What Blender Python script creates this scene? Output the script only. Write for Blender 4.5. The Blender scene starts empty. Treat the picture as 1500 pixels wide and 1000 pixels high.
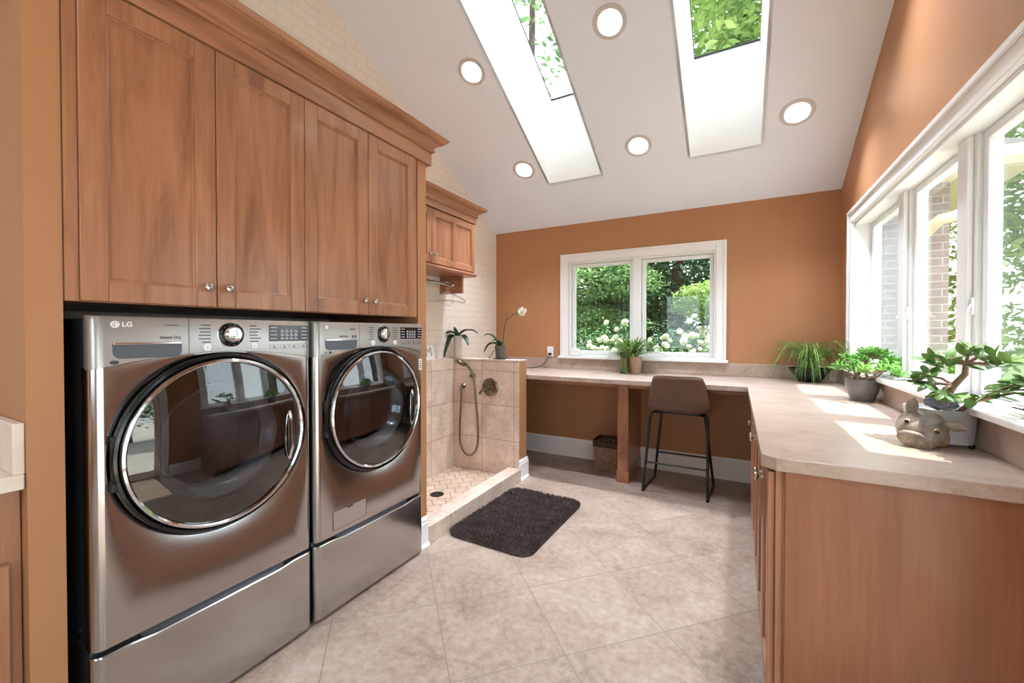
import bpy, bmesh, math, random
from mathutils import Vector, Matrix
R = random.Random(7)
PI = math.pi
COL = bpy.context.scene.collection
def srgb(r, g, b):
    f = lambda c: (c/255/12.92) if c/255 <= .04045 else ((c/255+.055)/1.055)**2.4
    return (f(r), f(g), f(b), 1)

# ------------------------------------------------------------------ materials
class NT:
    def __init__(s, name):
        s.m = bpy.data.materials.new(name); s.m.use_nodes = True
        s.t = s.m.node_tree; s.t.nodes.clear()
        s.out = s.n('ShaderNodeOutputMaterial')
    def n(s, typ, **kw):
        nd = s.t.nodes.new(typ)
        for k, v in kw.items(): setattr(nd, k, v)
        return nd
    def l(s, a, b): s.t.links.new(a, b)
    def surf(s, sock): s.l(sock, s.out.inputs['Surface'])
    def bsdf(s, rough=.5, metal=0, spec=.5, coat=0):
        b = s.n('ShaderNodeBsdfPrincipled')
        b.inputs['Roughness'].default_value = rough
        b.inputs['Metallic'].default_value = metal
        b.inputs['Specular IOR Level'].default_value = spec
        b.inputs['Coat Weight'].default_value = coat
        b.inputs['Coat Roughness'].default_value = .12
        s.surf(b.outputs['BSDF']); return b
    def ramp(s, fac, stops):
        r = s.n('ShaderNodeValToRGB'); e = r.color_ramp.elements
        e[0].position, e[0].color = stops[0]; e[1].position, e[1].color = stops[-1]
        for p, c in stops[1:-1]:
            x = e.new(p); x.color = c
        s.l(fac, r.inputs['Fac']); return r.outputs['Color']
    def noise(s, vec, scale, detail=4, rough=.55, dist=0):
        n = s.n('ShaderNodeTexNoise'); n.inputs['Scale'].default_value = scale
        n.inputs['Detail'].default_value = detail; n.inputs['Roughness'].default_value = rough
        n.inputs['Distortion'].default_value = dist
        if vec is not None: s.l(vec, n.inputs['Vector'])
        return n.outputs['Fac']
    def bump(s, h, b, strength=.3, dist=.01):
        n = s.n('ShaderNodeBump'); n.inputs['Strength'].default_value = strength
        n.inputs['Distance'].default_value = dist
        s.l(h, n.inputs['Height']); s.l(n.outputs['Normal'], b.inputs['Normal'])
    def mix(s, fac, a, b, mode='MIX'):
        n = s.n('ShaderNodeMix', data_type='RGBA', blend_type=mode)
        for sock, v in ((n.inputs[0], fac), (n.inputs[6], a), (n.inputs[7], b)):
            if isinstance(v, (int, float, tuple)): sock.default_value = v
            else: s.l(v, sock)
        return n.outputs[2]
    def math(s, op, a, b=None):
        n = s.n('ShaderNodeMath', operation=op)
        for sock, v in zip(n.inputs, (a, b)):
            if v is None: continue
            if isinstance(v, (int, float)): sock.default_value = v
            else: s.l(v, sock)
        return n.outputs[0]

def plain(name, col, rough=.5, metal=0, spec=.5, var=0, vscale=6, bump=0, bscale=60, coat=0):
    t = NT(name); b = t.bsdf(rough, metal, spec, coat)
    p = t.n('ShaderNodeNewGeometry').outputs['Position']
    if var:
        f = t.noise(p, vscale)
        lo = tuple(c*(1-var) for c in col[:3])+(1,); hi = tuple(min(1, c*(1+var)) for c in col[:3])+(1,)
        t.l(t.ramp(f, [(.3, lo), (.7, hi)]), b.inputs['Base Color'])
    else: b.inputs['Base Color'].default_value = col
    if bump: t.bump(t.noise(p, bscale, 3), b, bump, .003)
    return t.m

def wood(name, axis, c1, c2, c3, rough=.32):
    t = NT(name); b = t.bsdf(rough, 0, .45, .15)
    tc = t.n('ShaderNodeTexCoord'); oi = t.n('ShaderNodeObjectInfo')
    add = t.n('ShaderNodeVectorMath', operation='ADD')
    mul = t.n('ShaderNodeVectorMath', operation='SCALE'); mul.inputs['Scale'].default_value = 7.3
    cmb = t.n('ShaderNodeCombineXYZ')
    for i in range(3): t.l(oi.outputs['Random'], cmb.inputs[i])
    t.l(cmb.outputs[0], mul.inputs[0]); t.l(tc.outputs['Object'], add.inputs[0]); t.l(mul.outputs[0], add.inputs[1])
    mp = t.n('ShaderNodeMapping'); sc = [9, 9, 9]; sc['XYZ'.index(axis)] = 1.1
    mp.inputs['Scale'].default_value = sc; t.l(add.outputs[0], mp.inputs['Vector'])
    f1 = t.noise(mp.outputs[0], 1.6, 6, .6, .7)
    mp2 = t.n('ShaderNodeMapping'); sc = [70, 70, 70]; sc['XYZ'.index(axis)] = 3
    mp2.inputs['Scale'].default_value = sc; t.l(add.outputs[0], mp2.inputs['Vector'])
    f2 = t.noise(mp2.outputs[0], 1.5, 3)
    base = t.ramp(f1, [(.3, c1), (.5, c2), (.72, c3)])
    fine = t.ramp(f2, [(.35, (.84, .84, .84, 1)), (.65, (1, 1, 1, 1))])
    t.l(t.mix(.7, base, fine, 'MULTIPLY'), b.inputs['Base Color'])
    return t.m

def tiles(name, u, v, w, h, org, c1, c2, grout, gsize=.003, off=0., rot=0., rough=.45, nscale=4, bstr=.35, c3=None, spec=.4):
    t = NT(name); b = t.bsdf(rough, 0, spec)
    p = t.n('ShaderNodeNewGeometry').outputs['Position']
    sp = t.n('ShaderNodeSeparateXYZ'); t.l(p, sp.inputs[0])
    cb = t.n('ShaderNodeCombineXYZ'); t.l(sp.outputs['XYZ'.index(u)], cb.inputs[0]); t.l(sp.outputs['XYZ'.index(v)], cb.inputs[1])
    mp = t.n('ShaderNodeMapping'); t.l(cb.outputs[0], mp.inputs['Vector'])
    mp.inputs['Rotation'].default_value = (0, 0, rot)
    uu = org[0]*math.cos(rot)-org[1]*math.sin(rot); vv = org[0]*math.sin(rot)+org[1]*math.cos(rot)
    mp.inputs['Location'].default_value = (20*w-uu, 20*h-vv, 0)
    br = t.n('ShaderNodeTexBrick', offset=off, offset_frequency=2, squash=1)
    br.inputs['Scale'].default_value = 1; br.inputs['Brick Width'].default_value = w; br.inputs['Row Height'].default_value = h
    br.inputs['Mortar Size'].default_value = gsize; br.inputs['Mortar Smooth'].default_value = .3; br.inputs['Bias'].default_value = 0
    br.inputs['Color1'].default_value = (.25, .25, .25, 1); br.inputs['Color2'].default_value = (.75, .75, .75, 1)
    t.l(mp.outputs[0], br.inputs['Vector'])
    f = t.noise(p, nscale, 8, .68, .6); f2 = t.noise(p, nscale*9, 5, .7)
    bw = t.n('ShaderNodeRGBToBW'); t.l(br.outputs['Color'], bw.inputs[0])
    ff = t.math('ADD', t.math('MULTIPLY', f, .58), t.math('ADD', t.math('MULTIPLY', f2, .46), t.math('MULTIPLY', t.math('SUBTRACT', bw.outputs[0], .5), .12)))
    stops = [(.38, c1), (.66, c2)] if c3 is None else [(.36, c1), (.5, c3), (.66, c2)]
    col = t.ramp(ff, stops)
    t.l(t.mix(br.outputs['Fac'], col, grout), b.inputs['Base Color'])
    t.bump(t.math('ADD', t.math('SUBTRACT', 1, br.outputs['Fac']), t.math('MULTIPLY', f2, .12)), b, bstr, .004)
    return t.m

def leafm(name, c1, c2, scale=4, rough=.4, transl=.3):
    t = NT(name)
    b = t.n('ShaderNodeBsdfPrincipled'); b.inputs['Roughness'].default_value = rough; b.inputs['Specular IOR Level'].default_value = .35
    p = t.n('ShaderNodeNewGeometry').outputs['Position']
    c = t.ramp(t.noise(p, scale, 3), [(.32, c1), (.68, c2)])
    t.l(c, b.inputs['Base Color'])
    tr = t.n('ShaderNodeBsdfTranslucent'); t.l(c, tr.inputs['Color'])
    mx = t.n('ShaderNodeMixShader'); mx.inputs[0].default_value = transl
    t.l(b.outputs[0], mx.inputs[1]); t.l(tr.outputs[0], mx.inputs[2]); t.surf(mx.outputs[0]); return t.m

def glassm(name, tint=(1, 1, 1, 1), refl=0., ior=1.5, rough=0.):
    t = NT(name)
    tr = t.n('ShaderNodeBsdfTransparent'); tr.inputs[0].default_value = tint
    gl = t.n('ShaderNodeBsdfGlossy'); gl.inputs['Roughness'].default_value = rough
    fr = t.n('ShaderNodeFresnel')
    t.l(t.math('ADD', t.math('MULTIPLY', t.n('ShaderNodeNewGeometry').outputs['Backfacing'], 1/ior-ior), ior), fr.inputs['IOR'])   # same reflectance from both sides of the pane
    mx = t.n('ShaderNodeMixShader')
    t.l(t.math('MINIMUM', t.math('ADD', fr.outputs[0], refl), 1.), mx.inputs[0])
    t.l(tr.outputs[0], mx.inputs[1]); t.l(gl.outputs[0], mx.inputs[2]); t.surf(mx.outputs[0]); return t.m

def screenm(name, col, op):
    t = NT(name)
    tr = t.n('ShaderNodeBsdfTransparent'); df = t.n('ShaderNodeBsdfDiffuse'); df.inputs[0].default_value = col
    tl = t.n('ShaderNodeBsdfTranslucent'); tl.inputs[0].default_value = col
    m0 = t.n('ShaderNodeMixShader'); m0.inputs[0].default_value = .5
    t.l(df.outputs[0], m0.inputs[1]); t.l(tl.outputs[0], m0.inputs[2])
    mx = t.n('ShaderNodeMixShader'); mx.inputs[0].default_value = op
    t.l(tr.outputs[0], mx.inputs[1]); t.l(m0.outputs[0], mx.inputs[2]); t.surf(mx.outputs[0]); return t.m

def emit(name, col, s):
    t = NT(name); e = t.n('ShaderNodeEmission'); e.inputs[0].default_value = col; e.inputs[1].default_value = s
    t.surf(e.outputs[0]); return t.m

M = {}
WALL = srgb(176, 126, 88)
M['wall'] = plain('tan wall paint', WALL, .5, 0, .35, .03, 3, .04, 180)
M['ceil'] = plain('warm grey ceiling paint', srgb(234, 238, 248), .6, 0, .3, .015, 2, .03, 200)
M['white'] = plain('white trim paint', srgb(242, 240, 238), .3, 0, .5, .01)
M['vinyl'] = plain('white window vinyl', srgb(240, 240, 240), .28)
M['wellwhite'] = plain('white skylight shaft paint', srgb(248, 248, 247), .5)
c1, c2, c3 = srgb(136, 90, 64), srgb(168, 116, 85), srgb(182, 130, 98)
M['wood_z'] = wood('brown stained wood upright grain', 'Z', c1, c2, c3)
M['wood_y'] = wood('brown stained wood lengthwise grain', 'Y', c1, c2, c3)
M['wood_x'] = wood('brown stained wood crosswise grain', 'X', c1, c2, c3)
M['wood_panel'] = wood('brown end panel wood', 'Z', srgb(136, 86, 58), srgb(145, 93, 63), srgb(152, 100, 69), .38)
M['floor'] = tiles('stone look floor tile', 'X', 'Y', .4666, .4666, (-.93, 1.889), srgb(124, 107, 94), srgb(178, 161, 147), srgb(134, 119, 107), .0028, 0, -PI/4, .38, 3.2, .25, srgb(158, 137, 122))
TC = (srgb(188, 164, 145), srgb(230, 210, 193), srgb(164, 143, 126))
M['tile_pony'] = tiles('beige wall tile', 'X', 'Z', .335, .3095, (-2.06, .03), TC[0], TC[1], TC[2], .0035, 0, 0, .35, 5, .3)
M['tile_left'] = tiles('beige wall tile sideways', 'Y', 'Z', .335, .3095, (3.2, .03), TC[0], TC[1], TC[2], .0035, 0, 0, .35, 5, .3)
M['tile_curb'] = tiles('beige curb tile', 'Y', 'X', .335, .5, (2.2, -1.9), TC[0], TC[1], TC[2], .003, 0, 0, .35, 5, .3)
M['tile_shower'] = tiles('small shower floor tile', 'X', 'Y', .1, .1, (-2.07, 2.57), srgb(178, 150, 126), srgb(216, 192, 170), srgb(120, 100, 84), .0035, .5, -PI/4, .4, 5, .3)
M['brick'] = tiles('cream painted brick', 'Y', 'Z', .2, .066, (4.14, 1.06), srgb(232, 220, 206), srgb(240, 229, 216), srgb(229, 215, 201), .005, .5, 0, .45, 6, .4)
M['counter'] = plain('travertine look laminate', srgb(205, 177, 156), .3, 0, .45, .0)
def counterm():
    t = NT('tan stone worktop'); b = t.bsdf(.3, 0, .45)
    p = t.n('ShaderNodeNewGeometry').outputs['Position']
    mp = t.n('ShaderNodeMapping'); mp.inputs['Scale'].default_value = (1, 1.6, 1); t.l(p, mp.inputs['Vector'])
    f = t.noise(mp.outputs[0], 5, 8, .7, .8); f2 = t.noise(p, 90, 3)
    ff = t.math('ADD', t.math('MULTIPLY', f, .8), t.math('MULTIPLY', f2, .22))
    t.l(t.ramp(ff, [(.36, srgb(156, 134, 119)), (.52, srgb(176, 156, 142)), (.68, srgb(190, 172, 159))]), b.inputs['Base Color'])
    return t.m
M['counter'] = counterm()
M['stone_white'] = plain('pale stone worktop', srgb(226, 212, 198), .35, 0, .4, .06, 14)
def steelm(name, c, r):
    t = NT(name); b = t.bsdf(r, 1)
    tc = t.n('ShaderNodeTexCoord'); mp = t.n('ShaderNodeMapping'); mp.inputs['Scale'].default_value = (1, 1.5, 260)
    t.l(tc.outputs['Object'], mp.inputs['Vector'])
    f = t.noise(mp.outputs[0], 1.2, 2)
    b.inputs['Base Color'].default_value = c
    rr = t.math('ADD', t.math('MULTIPLY', f, .10), r-.05); t.l(rr, b.inputs['Roughness']); return t.m
M['steel'] = steelm('graphite steel sheet', srgb(190, 188, 187), .19)
M['panel_silver'] = plain('silver control panel', srgb(176, 173, 170), .3, .75, .5)
M['chrome'] = plain('polished chrome', srgb(225, 225, 228), .07, 1)
M['nickel'] = plain('brushed nickel', srgb(196, 190, 182), .24, 1)
M['bronze'] = plain('warm brushed nickel', srgb(132, 120, 108), .24, 1)
M['enamel'] = plain('dark charcoal enamel', srgb(48, 52, 56), .3, 0, .5)
M['black'] = plain('glossy black plastic', srgb(14, 14, 15), .12, 0, .5)
M['blackm'] = plain('matt black metal', srgb(24, 24, 25), .38, 0, .5)
M['pocket'] = plain('grey slate plastic', srgb(92, 98, 106), .3, .3)
M['doorglass'] = glassm('tinted door glass', (.62, .62, .64, 1), .08, 1.6)
M['bowl'] = plain('grey glass bowl', srgb(150, 156, 162), .1, .7)
M['drum'] = plain('drum metal', srgb(120, 122, 126), .3, 1)
M['ink'] = plain('dark grey print', srgb(60, 60, 62), .5)
M['whitep'] = plain('white plastic', srgb(240, 240, 240), .3)
M['keys'] = plain('light grey key print', srgb(175, 180, 188), .4)
M['display'] = plain('black display', srgb(26, 28, 32), .12)
M['disp_red'] = plain('dim brown display window', srgb(52, 34, 28), .1)
M['glass'] = glassm('window glass', (.97, .985, .98, 1), 0., 1.45)
M['screen'] = screenm('insect screen', srgb(112, 122, 132), .24)
M['ringgrey'] = plain('pale grey lamp trim', srgb(204, 198, 196), .4)
M['lamp'] = emit('warm lamp lens', (.86, .95, 1.1, 1), 1050)
M['baffle'] = plain('cream lamp baffle', srgb(248, 236, 212), .45)
M['pony_top'] = M['tile_left']
M['rug'] = plain('dark brown pile', srgb(78, 67, 63), .95, 0, .1, .38, 14)
M['leather'] = plain('brown leather', srgb(98, 72, 58), .42, 0, .4, .07, 9, .15, 240)
M['stitch'] = plain('dark piping', srgb(60, 42, 34), .5)
M['wicker'] = plain('wicker strands', srgb(158, 130, 104), .6, 0, .3, .55, 42)
M['liner'] = plain('dark brown cloth liner', srgb(72, 52, 44), .8, 0, .2, .1, 20)
M['leaf_orchid'] = leafm('dark orchid leaf', srgb(28, 58, 30), srgb(48, 86, 44), 6, .35, .12)
M['leaf_grass'] = leafm('grass blade green', srgb(70, 104, 44), srgb(120, 152, 70), 12)
M['leaf_spider'] = leafm('spider plant green', srgb(74, 110, 46), srgb(140, 166, 88), 30)
M['leaf_jade'] = leafm('jade leaf green', srgb(78, 120, 62), srgb(138, 172, 98), 14, .25, .2)
M['leaf_finger'] = leafm('finger jade green', srgb(84, 150, 58), srgb(150, 204, 104), 14, .25, .3)
M['succ'] = plain('pale blue succulent', srgb(168, 190, 182), .5)
M['bark'] = plain('brown bark', srgb(136, 112, 92), .8, 0, .2, .2, 30, .3)
M['barkd'] = plain('dark bark', srgb(70, 58, 48), .9, 0, .2, .2, 10, .3)
M['stem'] = plain('dark green stem', srgb(74, 82, 44), .5)
M['petal'] = plain('white petal', srgb(244, 240, 232), .5)
M['petal_c'] = plain('yellow bloom centre', srgb(196, 176, 110), .5)
M['potwhite'] = plain('white glazed pot', srgb(238, 232, 224), .25)
M['potgrey'] = plain('dark grey pot', srgb(96, 92, 92), .4)
M['potslate'] = plain('slate grey glazed pot', srgb(112, 112, 112), .3, .1, .5, .12, 12)
M['potbeige'] = plain('beige clay pot', srgb(176, 152, 126), .55, 0, .3, .08, 20)
M['potolive'] = plain('olive glazed pot', srgb(122, 112, 70), .3, 0, .5, .15, 30)
M['frog'] = plain('bright green glaze', srgb(88, 128, 60), .3, 0, .5, .25, 60)
M['soil'] = plain('dark soil', srgb(52, 42, 34), .95, 0, .1, .3, 60)
M['galv'] = plain('galvanised sheet', srgb(196, 199, 201), .42, .25, .5, .12, 25)
M['pigm'] = plain('weathered carved grey wood', srgb(146, 136, 124), .6, 0, .3, .6, 20, .5, 60)
M['pigl'] = plain('bare tan wood', srgb(176, 146, 116), .6, 0, .3, .3, 30, .3, 40)
M['rock'] = plain('grey blue crystal rock', srgb(132, 136, 150), .35, 0, .5, .4, 40, .8, 50)
M['sign'] = plain('white sign board', srgb(248, 247, 244), .5)
M['signink'] = plain('blue grey letter', srgb(158, 168, 174), .5)
M['cord'] = plain('black rubber cord', srgb(28, 26, 26), .45)
M['clear'] = glassm('clear plastic', (.97, .975, .98, 1), .05, 1.45)
M['drain'] = plain('dark bronze drain', srgb(70, 64, 60), .35, .8)
M['bounce'] = plain('pale bounce ground', srgb(204, 200, 192), .8, 0, .2, .06, 3)
M['lawn'] = plain('lawn', srgb(84, 108, 56), .9, 0, .1, .3, 3)
M['leaf_t1'] = leafm('tree leaves mid green', srgb(62, 98, 62), srgb(140, 174, 112), 1.2, .5, .3)
M['leaf_t2'] = leafm('tree leaves dark green', srgb(46, 78, 56), srgb(102, 138, 94), 1.5, .5, .3)
M['leaf_t3'] = leafm('tree leaves light green', srgb(106, 144, 74), srgb(184, 206, 122), 1.2, .5, .35)
M['hyd'] = plain('white hydrangea', srgb(196, 204, 170), .7, 0, .2, .08, 60)
M['hbrick'] = tiles('grey house brick', 'X', 'Z', .21, .075, (1, 0), srgb(128, 124, 124), srgb(164, 158, 154), srgb(186, 184, 180), .006, .5, 0, .8, 5, .5)
M['hcream'] = plain('cream painted eave', srgb(230, 214, 190), .5)
M['shingle'] = plain('grey shingle', srgb(96, 94, 94), .9, 0, .1, .2, 20)

# ------------------------------------------------------------------ mesh building
W = {}                                   # world location of every parent
class MB:
    def __init__(s): s.v = []; s.f = []
    def add(s, vs, fs):
        o = len(s.v); s.v += [tuple(p) for p in vs]; s.f += [tuple(i+o for i in f) for f in fs]; return s
    def box(s, x0, x1, y0, y1, z0, z1):
        v = [(x, y, z) for x in (x0, x1) for y in (y0, y1) for z in (z0, z1)]
        return s.add(v, [(0, 1, 3, 2), (4, 6, 7, 5), (0, 4, 5, 1), (2, 3, 7, 6), (0, 2, 6, 4), (1, 5, 7, 3)])
    def prism(s, pts, axis, a, b):       # polygon pts in the two other axes, extruded from a to b
        k = 'xyz'.index(axis); n = len(pts)
        def P(p, c):
            q = list(p); q.insert(k, c); return q
        v = [P(p, a) for p in pts]+[P(p, b) for p in pts]
        f = [tuple(range(n))[::-1], tuple(range(n, 2*n))]+[(i, (i+1) % n, n+(i+1) % n, n+i) for i in range(n)]
        return s.add(v, f)
    def lathe(s, prof, c, axis='z', seg=32, closed=False):   # prof: (radius, coordinate along axis offset)
        k = 'xyz'.index(axis); v = []; f = []
        for r, h in prof:
            for i in range(seg):
                a = 2*PI*i/seg; q = [r*math.cos(a), r*math.sin(a)]; q.insert(k, h)
                v.append((c[0]+q[0], c[1]+q[1], c[2]+q[2]))
        m = len(prof)
        for j in range(m if closed else m-1):
            j2 = (j+1) % m
            for i in range(seg):
                f.append((j*seg+i, j*seg+(i+1) % seg, j2*seg+(i+1) % seg, j2*seg+i))
        if not closed:
            if prof[0][0] > 1e-6: f.append(tuple(range(seg))[::-1])
            if prof[-1][0] > 1e-6: f.append(tuple((m-1)*seg+i for i in range(seg)))
        return s.add(v, f)
    def shell(s, prof, c, axis='z', seg=32):
        n0 = len(s.f); s.lathe(prof, c, axis, seg)
        if prof[-1][0] > 1e-6: s.f.pop()
        if prof[0][0] > 1e-6: s.f.pop(-1 if False else n0+(len(prof)-1)*seg)
        return s
    def tube(s, pts, r, seg=8, closed=False, rads=None):
        P = [Vector(p) for p in pts]; n = len(P); v = []; f = []
        up = Vector((0, 0, 1)); prevn = None
        for i in range(n):
            if closed: d = P[(i+1) % n]-P[i-1]
            else: d = P[min(i+1, n-1)]-P[max(i-1, 0)]
            d.normalize()
            if prevn is None:
                a = up if abs(d.z) < .9 else Vector((1, 0, 0)); nn = (a-d*a.dot(d)).normalized()
            else:
                nn = prevn-d*prevn.dot(d)
                nn = nn.normalized() if nn.length > 1e-6 else Vector((1, 0, 0))
            prevn = nn; bb = d.cross(nn); rr = rads[i] if rads else r
            for j in range(seg):
                a = 2*PI*j/seg; v.append(P[i]+nn*rr*math.cos(a)+bb*rr*math.sin(a))
        for i in range(n if closed else n-1):
            i2 = (i+1) % n
            for j in range(seg): f.append((i*seg+j, i*seg+(j+1) % seg, i2*seg+(j+1) % seg, i2*seg+j))
        if not closed: f += [tuple(range(seg))[::-1], tuple((n-1)*seg+j for j in range(seg))]
        return s.add(v, f)
    def ball(s, c, r, seg=16, rings=10):
        r = (r, r, r) if isinstance(r, (int, float)) else r
        v = [(c[0], c[1], c[2]-r[2])]; f = []
        for j in range(1, rings):
            t = PI*j/rings
            for i in range(seg):
                a = 2*PI*i/seg; v.append((c[0]+r[0]*math.sin(t)*math.cos(a), c[1]+r[1]*math.sin(t)*math.sin(a), c[2]-r[2]*math.cos(t)))
        v.append((c[0], c[1], c[2]+r[2])); L = len(v)-1
        for i in range(seg):
            f.append((0, 1+(i+1) % seg, 1+i)); f.append((L, L-seg+i, L-seg+(i+1) % seg))
            for j in range(rings-2): a = 1+j*seg; f.append((a+i, a+(i+1) % seg, a+seg+(i+1) % seg, a+seg+i))
        return s.add(v, f)
    def blade(s, pts, w, n=(0, 0, 1), fold=.25):  # tapering ribbon with a centre fold
        P = [Vector(p) for p in pts]; m = len(P); v = []; f = []
        for i in range(m):
            d = (P[min(i+1, m-1)]-P[max(i-1, 0)]).normalized(); u = Vector(n)
            sd = d.cross(u); sd = sd.normalized() if sd.length > 1e-4 else Vector((1, 0, 0))
            nn = sd.cross(d); t = i/(m-1); ww = w*max(.04, min(1, 2.2*(1-t)))*(.65+.35*min(1, t*4))/2
            v += [P[i]-sd*ww+nn*ww*fold, P[i], P[i]+sd*ww+nn*ww*fold]
        for i in range(m-1):
            a = 3*i; f += [(a, a+1, a+4, a+3), (a+1, a+2, a+5, a+4)]
        return s.add(v, f)
    def leaf(s, base, d, n, L, w, bend=.15, th=.0, seg=7):  # oval leaf; th gives a fleshy body
        base = Vector(base); d = Vector(d).normalized(); n = Vector(n); sd = d.cross(n)
        sd = sd.normalized() if sd.length > 1e-4 else Vector((1, 0, 0)); nn = sd.cross(d); v = []; f = []
        K = 4 if not th else 6
        for i in range(seg+1):
            t = i/seg; ww = w/2*max(.05, math.sin(PI*min(1, .07+t*.93))**.65 if t < 1 else .05)*(.55+.45*min(1, t*1.8))
            c = base+d*L*t-nn*bend*L*t*t
            if not th:
                v += [c-sd*ww+nn*ww*.28, c-sd*ww*.5+nn*ww*.08, c, c+sd*ww*.5+nn*ww*.08, c+sd*ww+nn*ww*.28]
            else:
                for k in range(6):
                    a = 2*PI*k/6; v.append(c+sd*ww*math.cos(a)+nn*th*.5*math.sin(a)*(ww/(w/2)))
        if not th:
            for i in range(seg):
                for k in range(4): a = 5*i+k; f.append((a, a+1, a+6, a+5))
        else:
            for i in range(seg):
                for k in range(6): f.append((6*i+k, 6*i+(k+1) % 6, 6*i+6+(k+1) % 6, 6*i+6+k))
            f += [tuple(range(6))[::-1], tuple(6*seg+k for k in range(6))]
        return s.add(v, f)
    def build(s, name, mat, parent=None, loc=None, bevel=0, smooth=None, sub=0, bseg=2):
        o = Vector(W[parent.name]) if parent else Vector(loc or (0, 0, 0))
        me = bpy.data.meshes.new(name)
        me.from_pydata([(x-o.x, y-o.y, z-o.z) for x, y, z in s.v], [], s.f); me.validate()
        bm = bmesh.new(); bm.from_mesh(me); bmesh.ops.recalc_face_normals(bm, faces=bm.faces); bm.to_mesh(me); bm.free()
        me.materials.append(M[mat] if isinstance(mat, str) else mat)
        if smooth is not None or bevel:
            me.polygons.foreach_set('use_smooth', [True]*len(me.polygons)); me.set_sharp_from_angle(angle=math.radians(smooth or 30))
        ob = bpy.data.objects.new(name, me); COL.objects.link(ob)
        if parent: ob.parent = parent
        else: ob.location = o
        W[ob.name] = tuple(o)
        if bevel:
            b = ob.modifiers.new('bevel', 'BEVEL'); b.width = bevel; b.segments = bseg; b.limit_method = 'ANGLE'; b.angle_limit = math.radians(40)
            b.harden_normals = False
        if sub:
            q = ob.modifiers.new('sub', 'SUBSURF'); q.levels = sub; q.render_levels = sub
        return ob
def tag(o, label, cat, group=None):
    o['label'] = label; o['category'] = cat
    if group: o['group'] = group
    return o
def thing(name, label, cat, loc, group=None):
    o = bpy.data.objects.new(name, None); COL.objects.link(o); o.location = loc; o.empty_display_size = .05
    W[o.name] = tuple(loc); return tag(o, label, cat, group)
def struct(o):
    o['kind'] = 'structure'; return o
def sempty(name, loc):
    o = bpy.data.objects.new(name, None); COL.objects.link(o); o.location = loc; W[o.name] = tuple(loc); o['kind'] = 'structure'; return o
def dup(root, loc, rotz=0, label=None):
    r = root.copy(); COL.objects.link(r); r.location = loc; r.rotation_euler = (root.rotation_euler.x, root.rotation_euler.y, rotz); W[r.name] = tuple(loc)
    if label: r['label'] = label
    for ch in [o for o in bpy.data.objects if o.parent == root]:
        c = ch.copy(); COL.objects.link(c); c.parent = r; W[c.name] = tuple(loc)
        for g in [o for o in bpy.data.objects if o.parent == ch]:
            d = g.copy(); COL.objects.link(d); d.parent = c; W[d.name] = tuple(loc)
    return r
def text(body, size, org, xd, yd, name, mat, parent, depth=.0006, bold=False, align='LEFT', sx=1.):
    cu = bpy.data.curves.new('lettering', 'FONT'); cu.body = body; cu.size = size; cu.extrude = depth; cu.align_x = align; cu.align_y = 'CENTER'
    if bold: cu.offset = size*.02
    ob = bpy.data.objects.new('lettering', cu); me = bpy.data.meshes.new_from_object(ob); bpy.data.objects.remove(ob)
    X, Y = Vector(xd), Vector(yd); Z = X.cross(Y); o = Vector(org); b = MB()
    b.add([o+X*v.co.x*sx+Y*v.co.y+Z*v.co.z for v in me.vertices], [tuple(p.vertices) for p in me.polygons])
    bpy.data.meshes.remove(me)
    return b.build(name, mat, parent)

# ------------------------------------------------------------------ room shell
XL, XR, YB, YF = -2.458, .72, 4.14, -1.8       # left brick wall, right wall, back wall, rear wall
EZ, SL = 2.44, .5                              # eave height and roof slope
RY = .3; RZ = EZ+SL*(YB-RY)                    # ridge
b = MB().box(XL-.15, XR+.15, YF-.15, YB+.14, -.12, 0); struct(b.build('floor', 'floor'))
# back wall with window opening
b = MB()
bx0, bx1, bz0, bz1 = -1.565, -.17, 1.06, 2.04
for q in ((XL-.15, bx0, 0, EZ+.05), (bx1, XR+.14, 0, EZ+.05), (bx0, bx1, 0, bz0), (bx0, bx1, bz1, EZ+.05)): b.box(q[0], q[1], YB, YB+.14, q[2], q[3])
struct(b.build('wall_back', 'wall'))
# right wall with wide window opening and gable
ry0, ry1, rz0, rz1 = 1.58, 3.70, 1.045, 2.07
dy0, dy1, dz1 = -1.30, .92, 2.10                 # unseen door read from reflections, made wide and glazed for daylight
b = MB()
for q in ((YF, dy0, 0, EZ), (dy1, ry0, 0, EZ), (dy0, dy1, dz1, EZ), (ry1, YB, 0, EZ), (ry0, ry1, 0, rz0), (ry0, ry1, rz1, EZ)): b.box(XR, XR+.14, q[0], q[1], q[2], q[3])
zr = RZ-SL*(RY-YF)
b.prism([(YB, EZ), (RY, RZ), (YF, zr), (YF, EZ)], 'x', XR, XR+.14)
struct(b.build('wall_right', 'wall'))
b = MB().prism([(YB+.14, 0), (YB+.14, EZ), (YB, EZ), (RY, RZ), (YF, zr), (YF, 0)], 'x', XL-.15, XL); struct(b.build('wall_left', 'brick'))
b = MB(); qx0, qx1, qz0, qz1 = -1.5, .1, .9, 2.2
for q in ((XL-.15, qx0, 0, zr+.05), (qx1, XR+.14, 0, zr+.05), (qx0, qx1, 0, qz0), (qx0, qx1, qz1, zr+.05)): b.box(q[0], q[1], YF-.14, YF, q[2], q[3])
struct(b.build('wall_rear', 'wall'))
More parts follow.
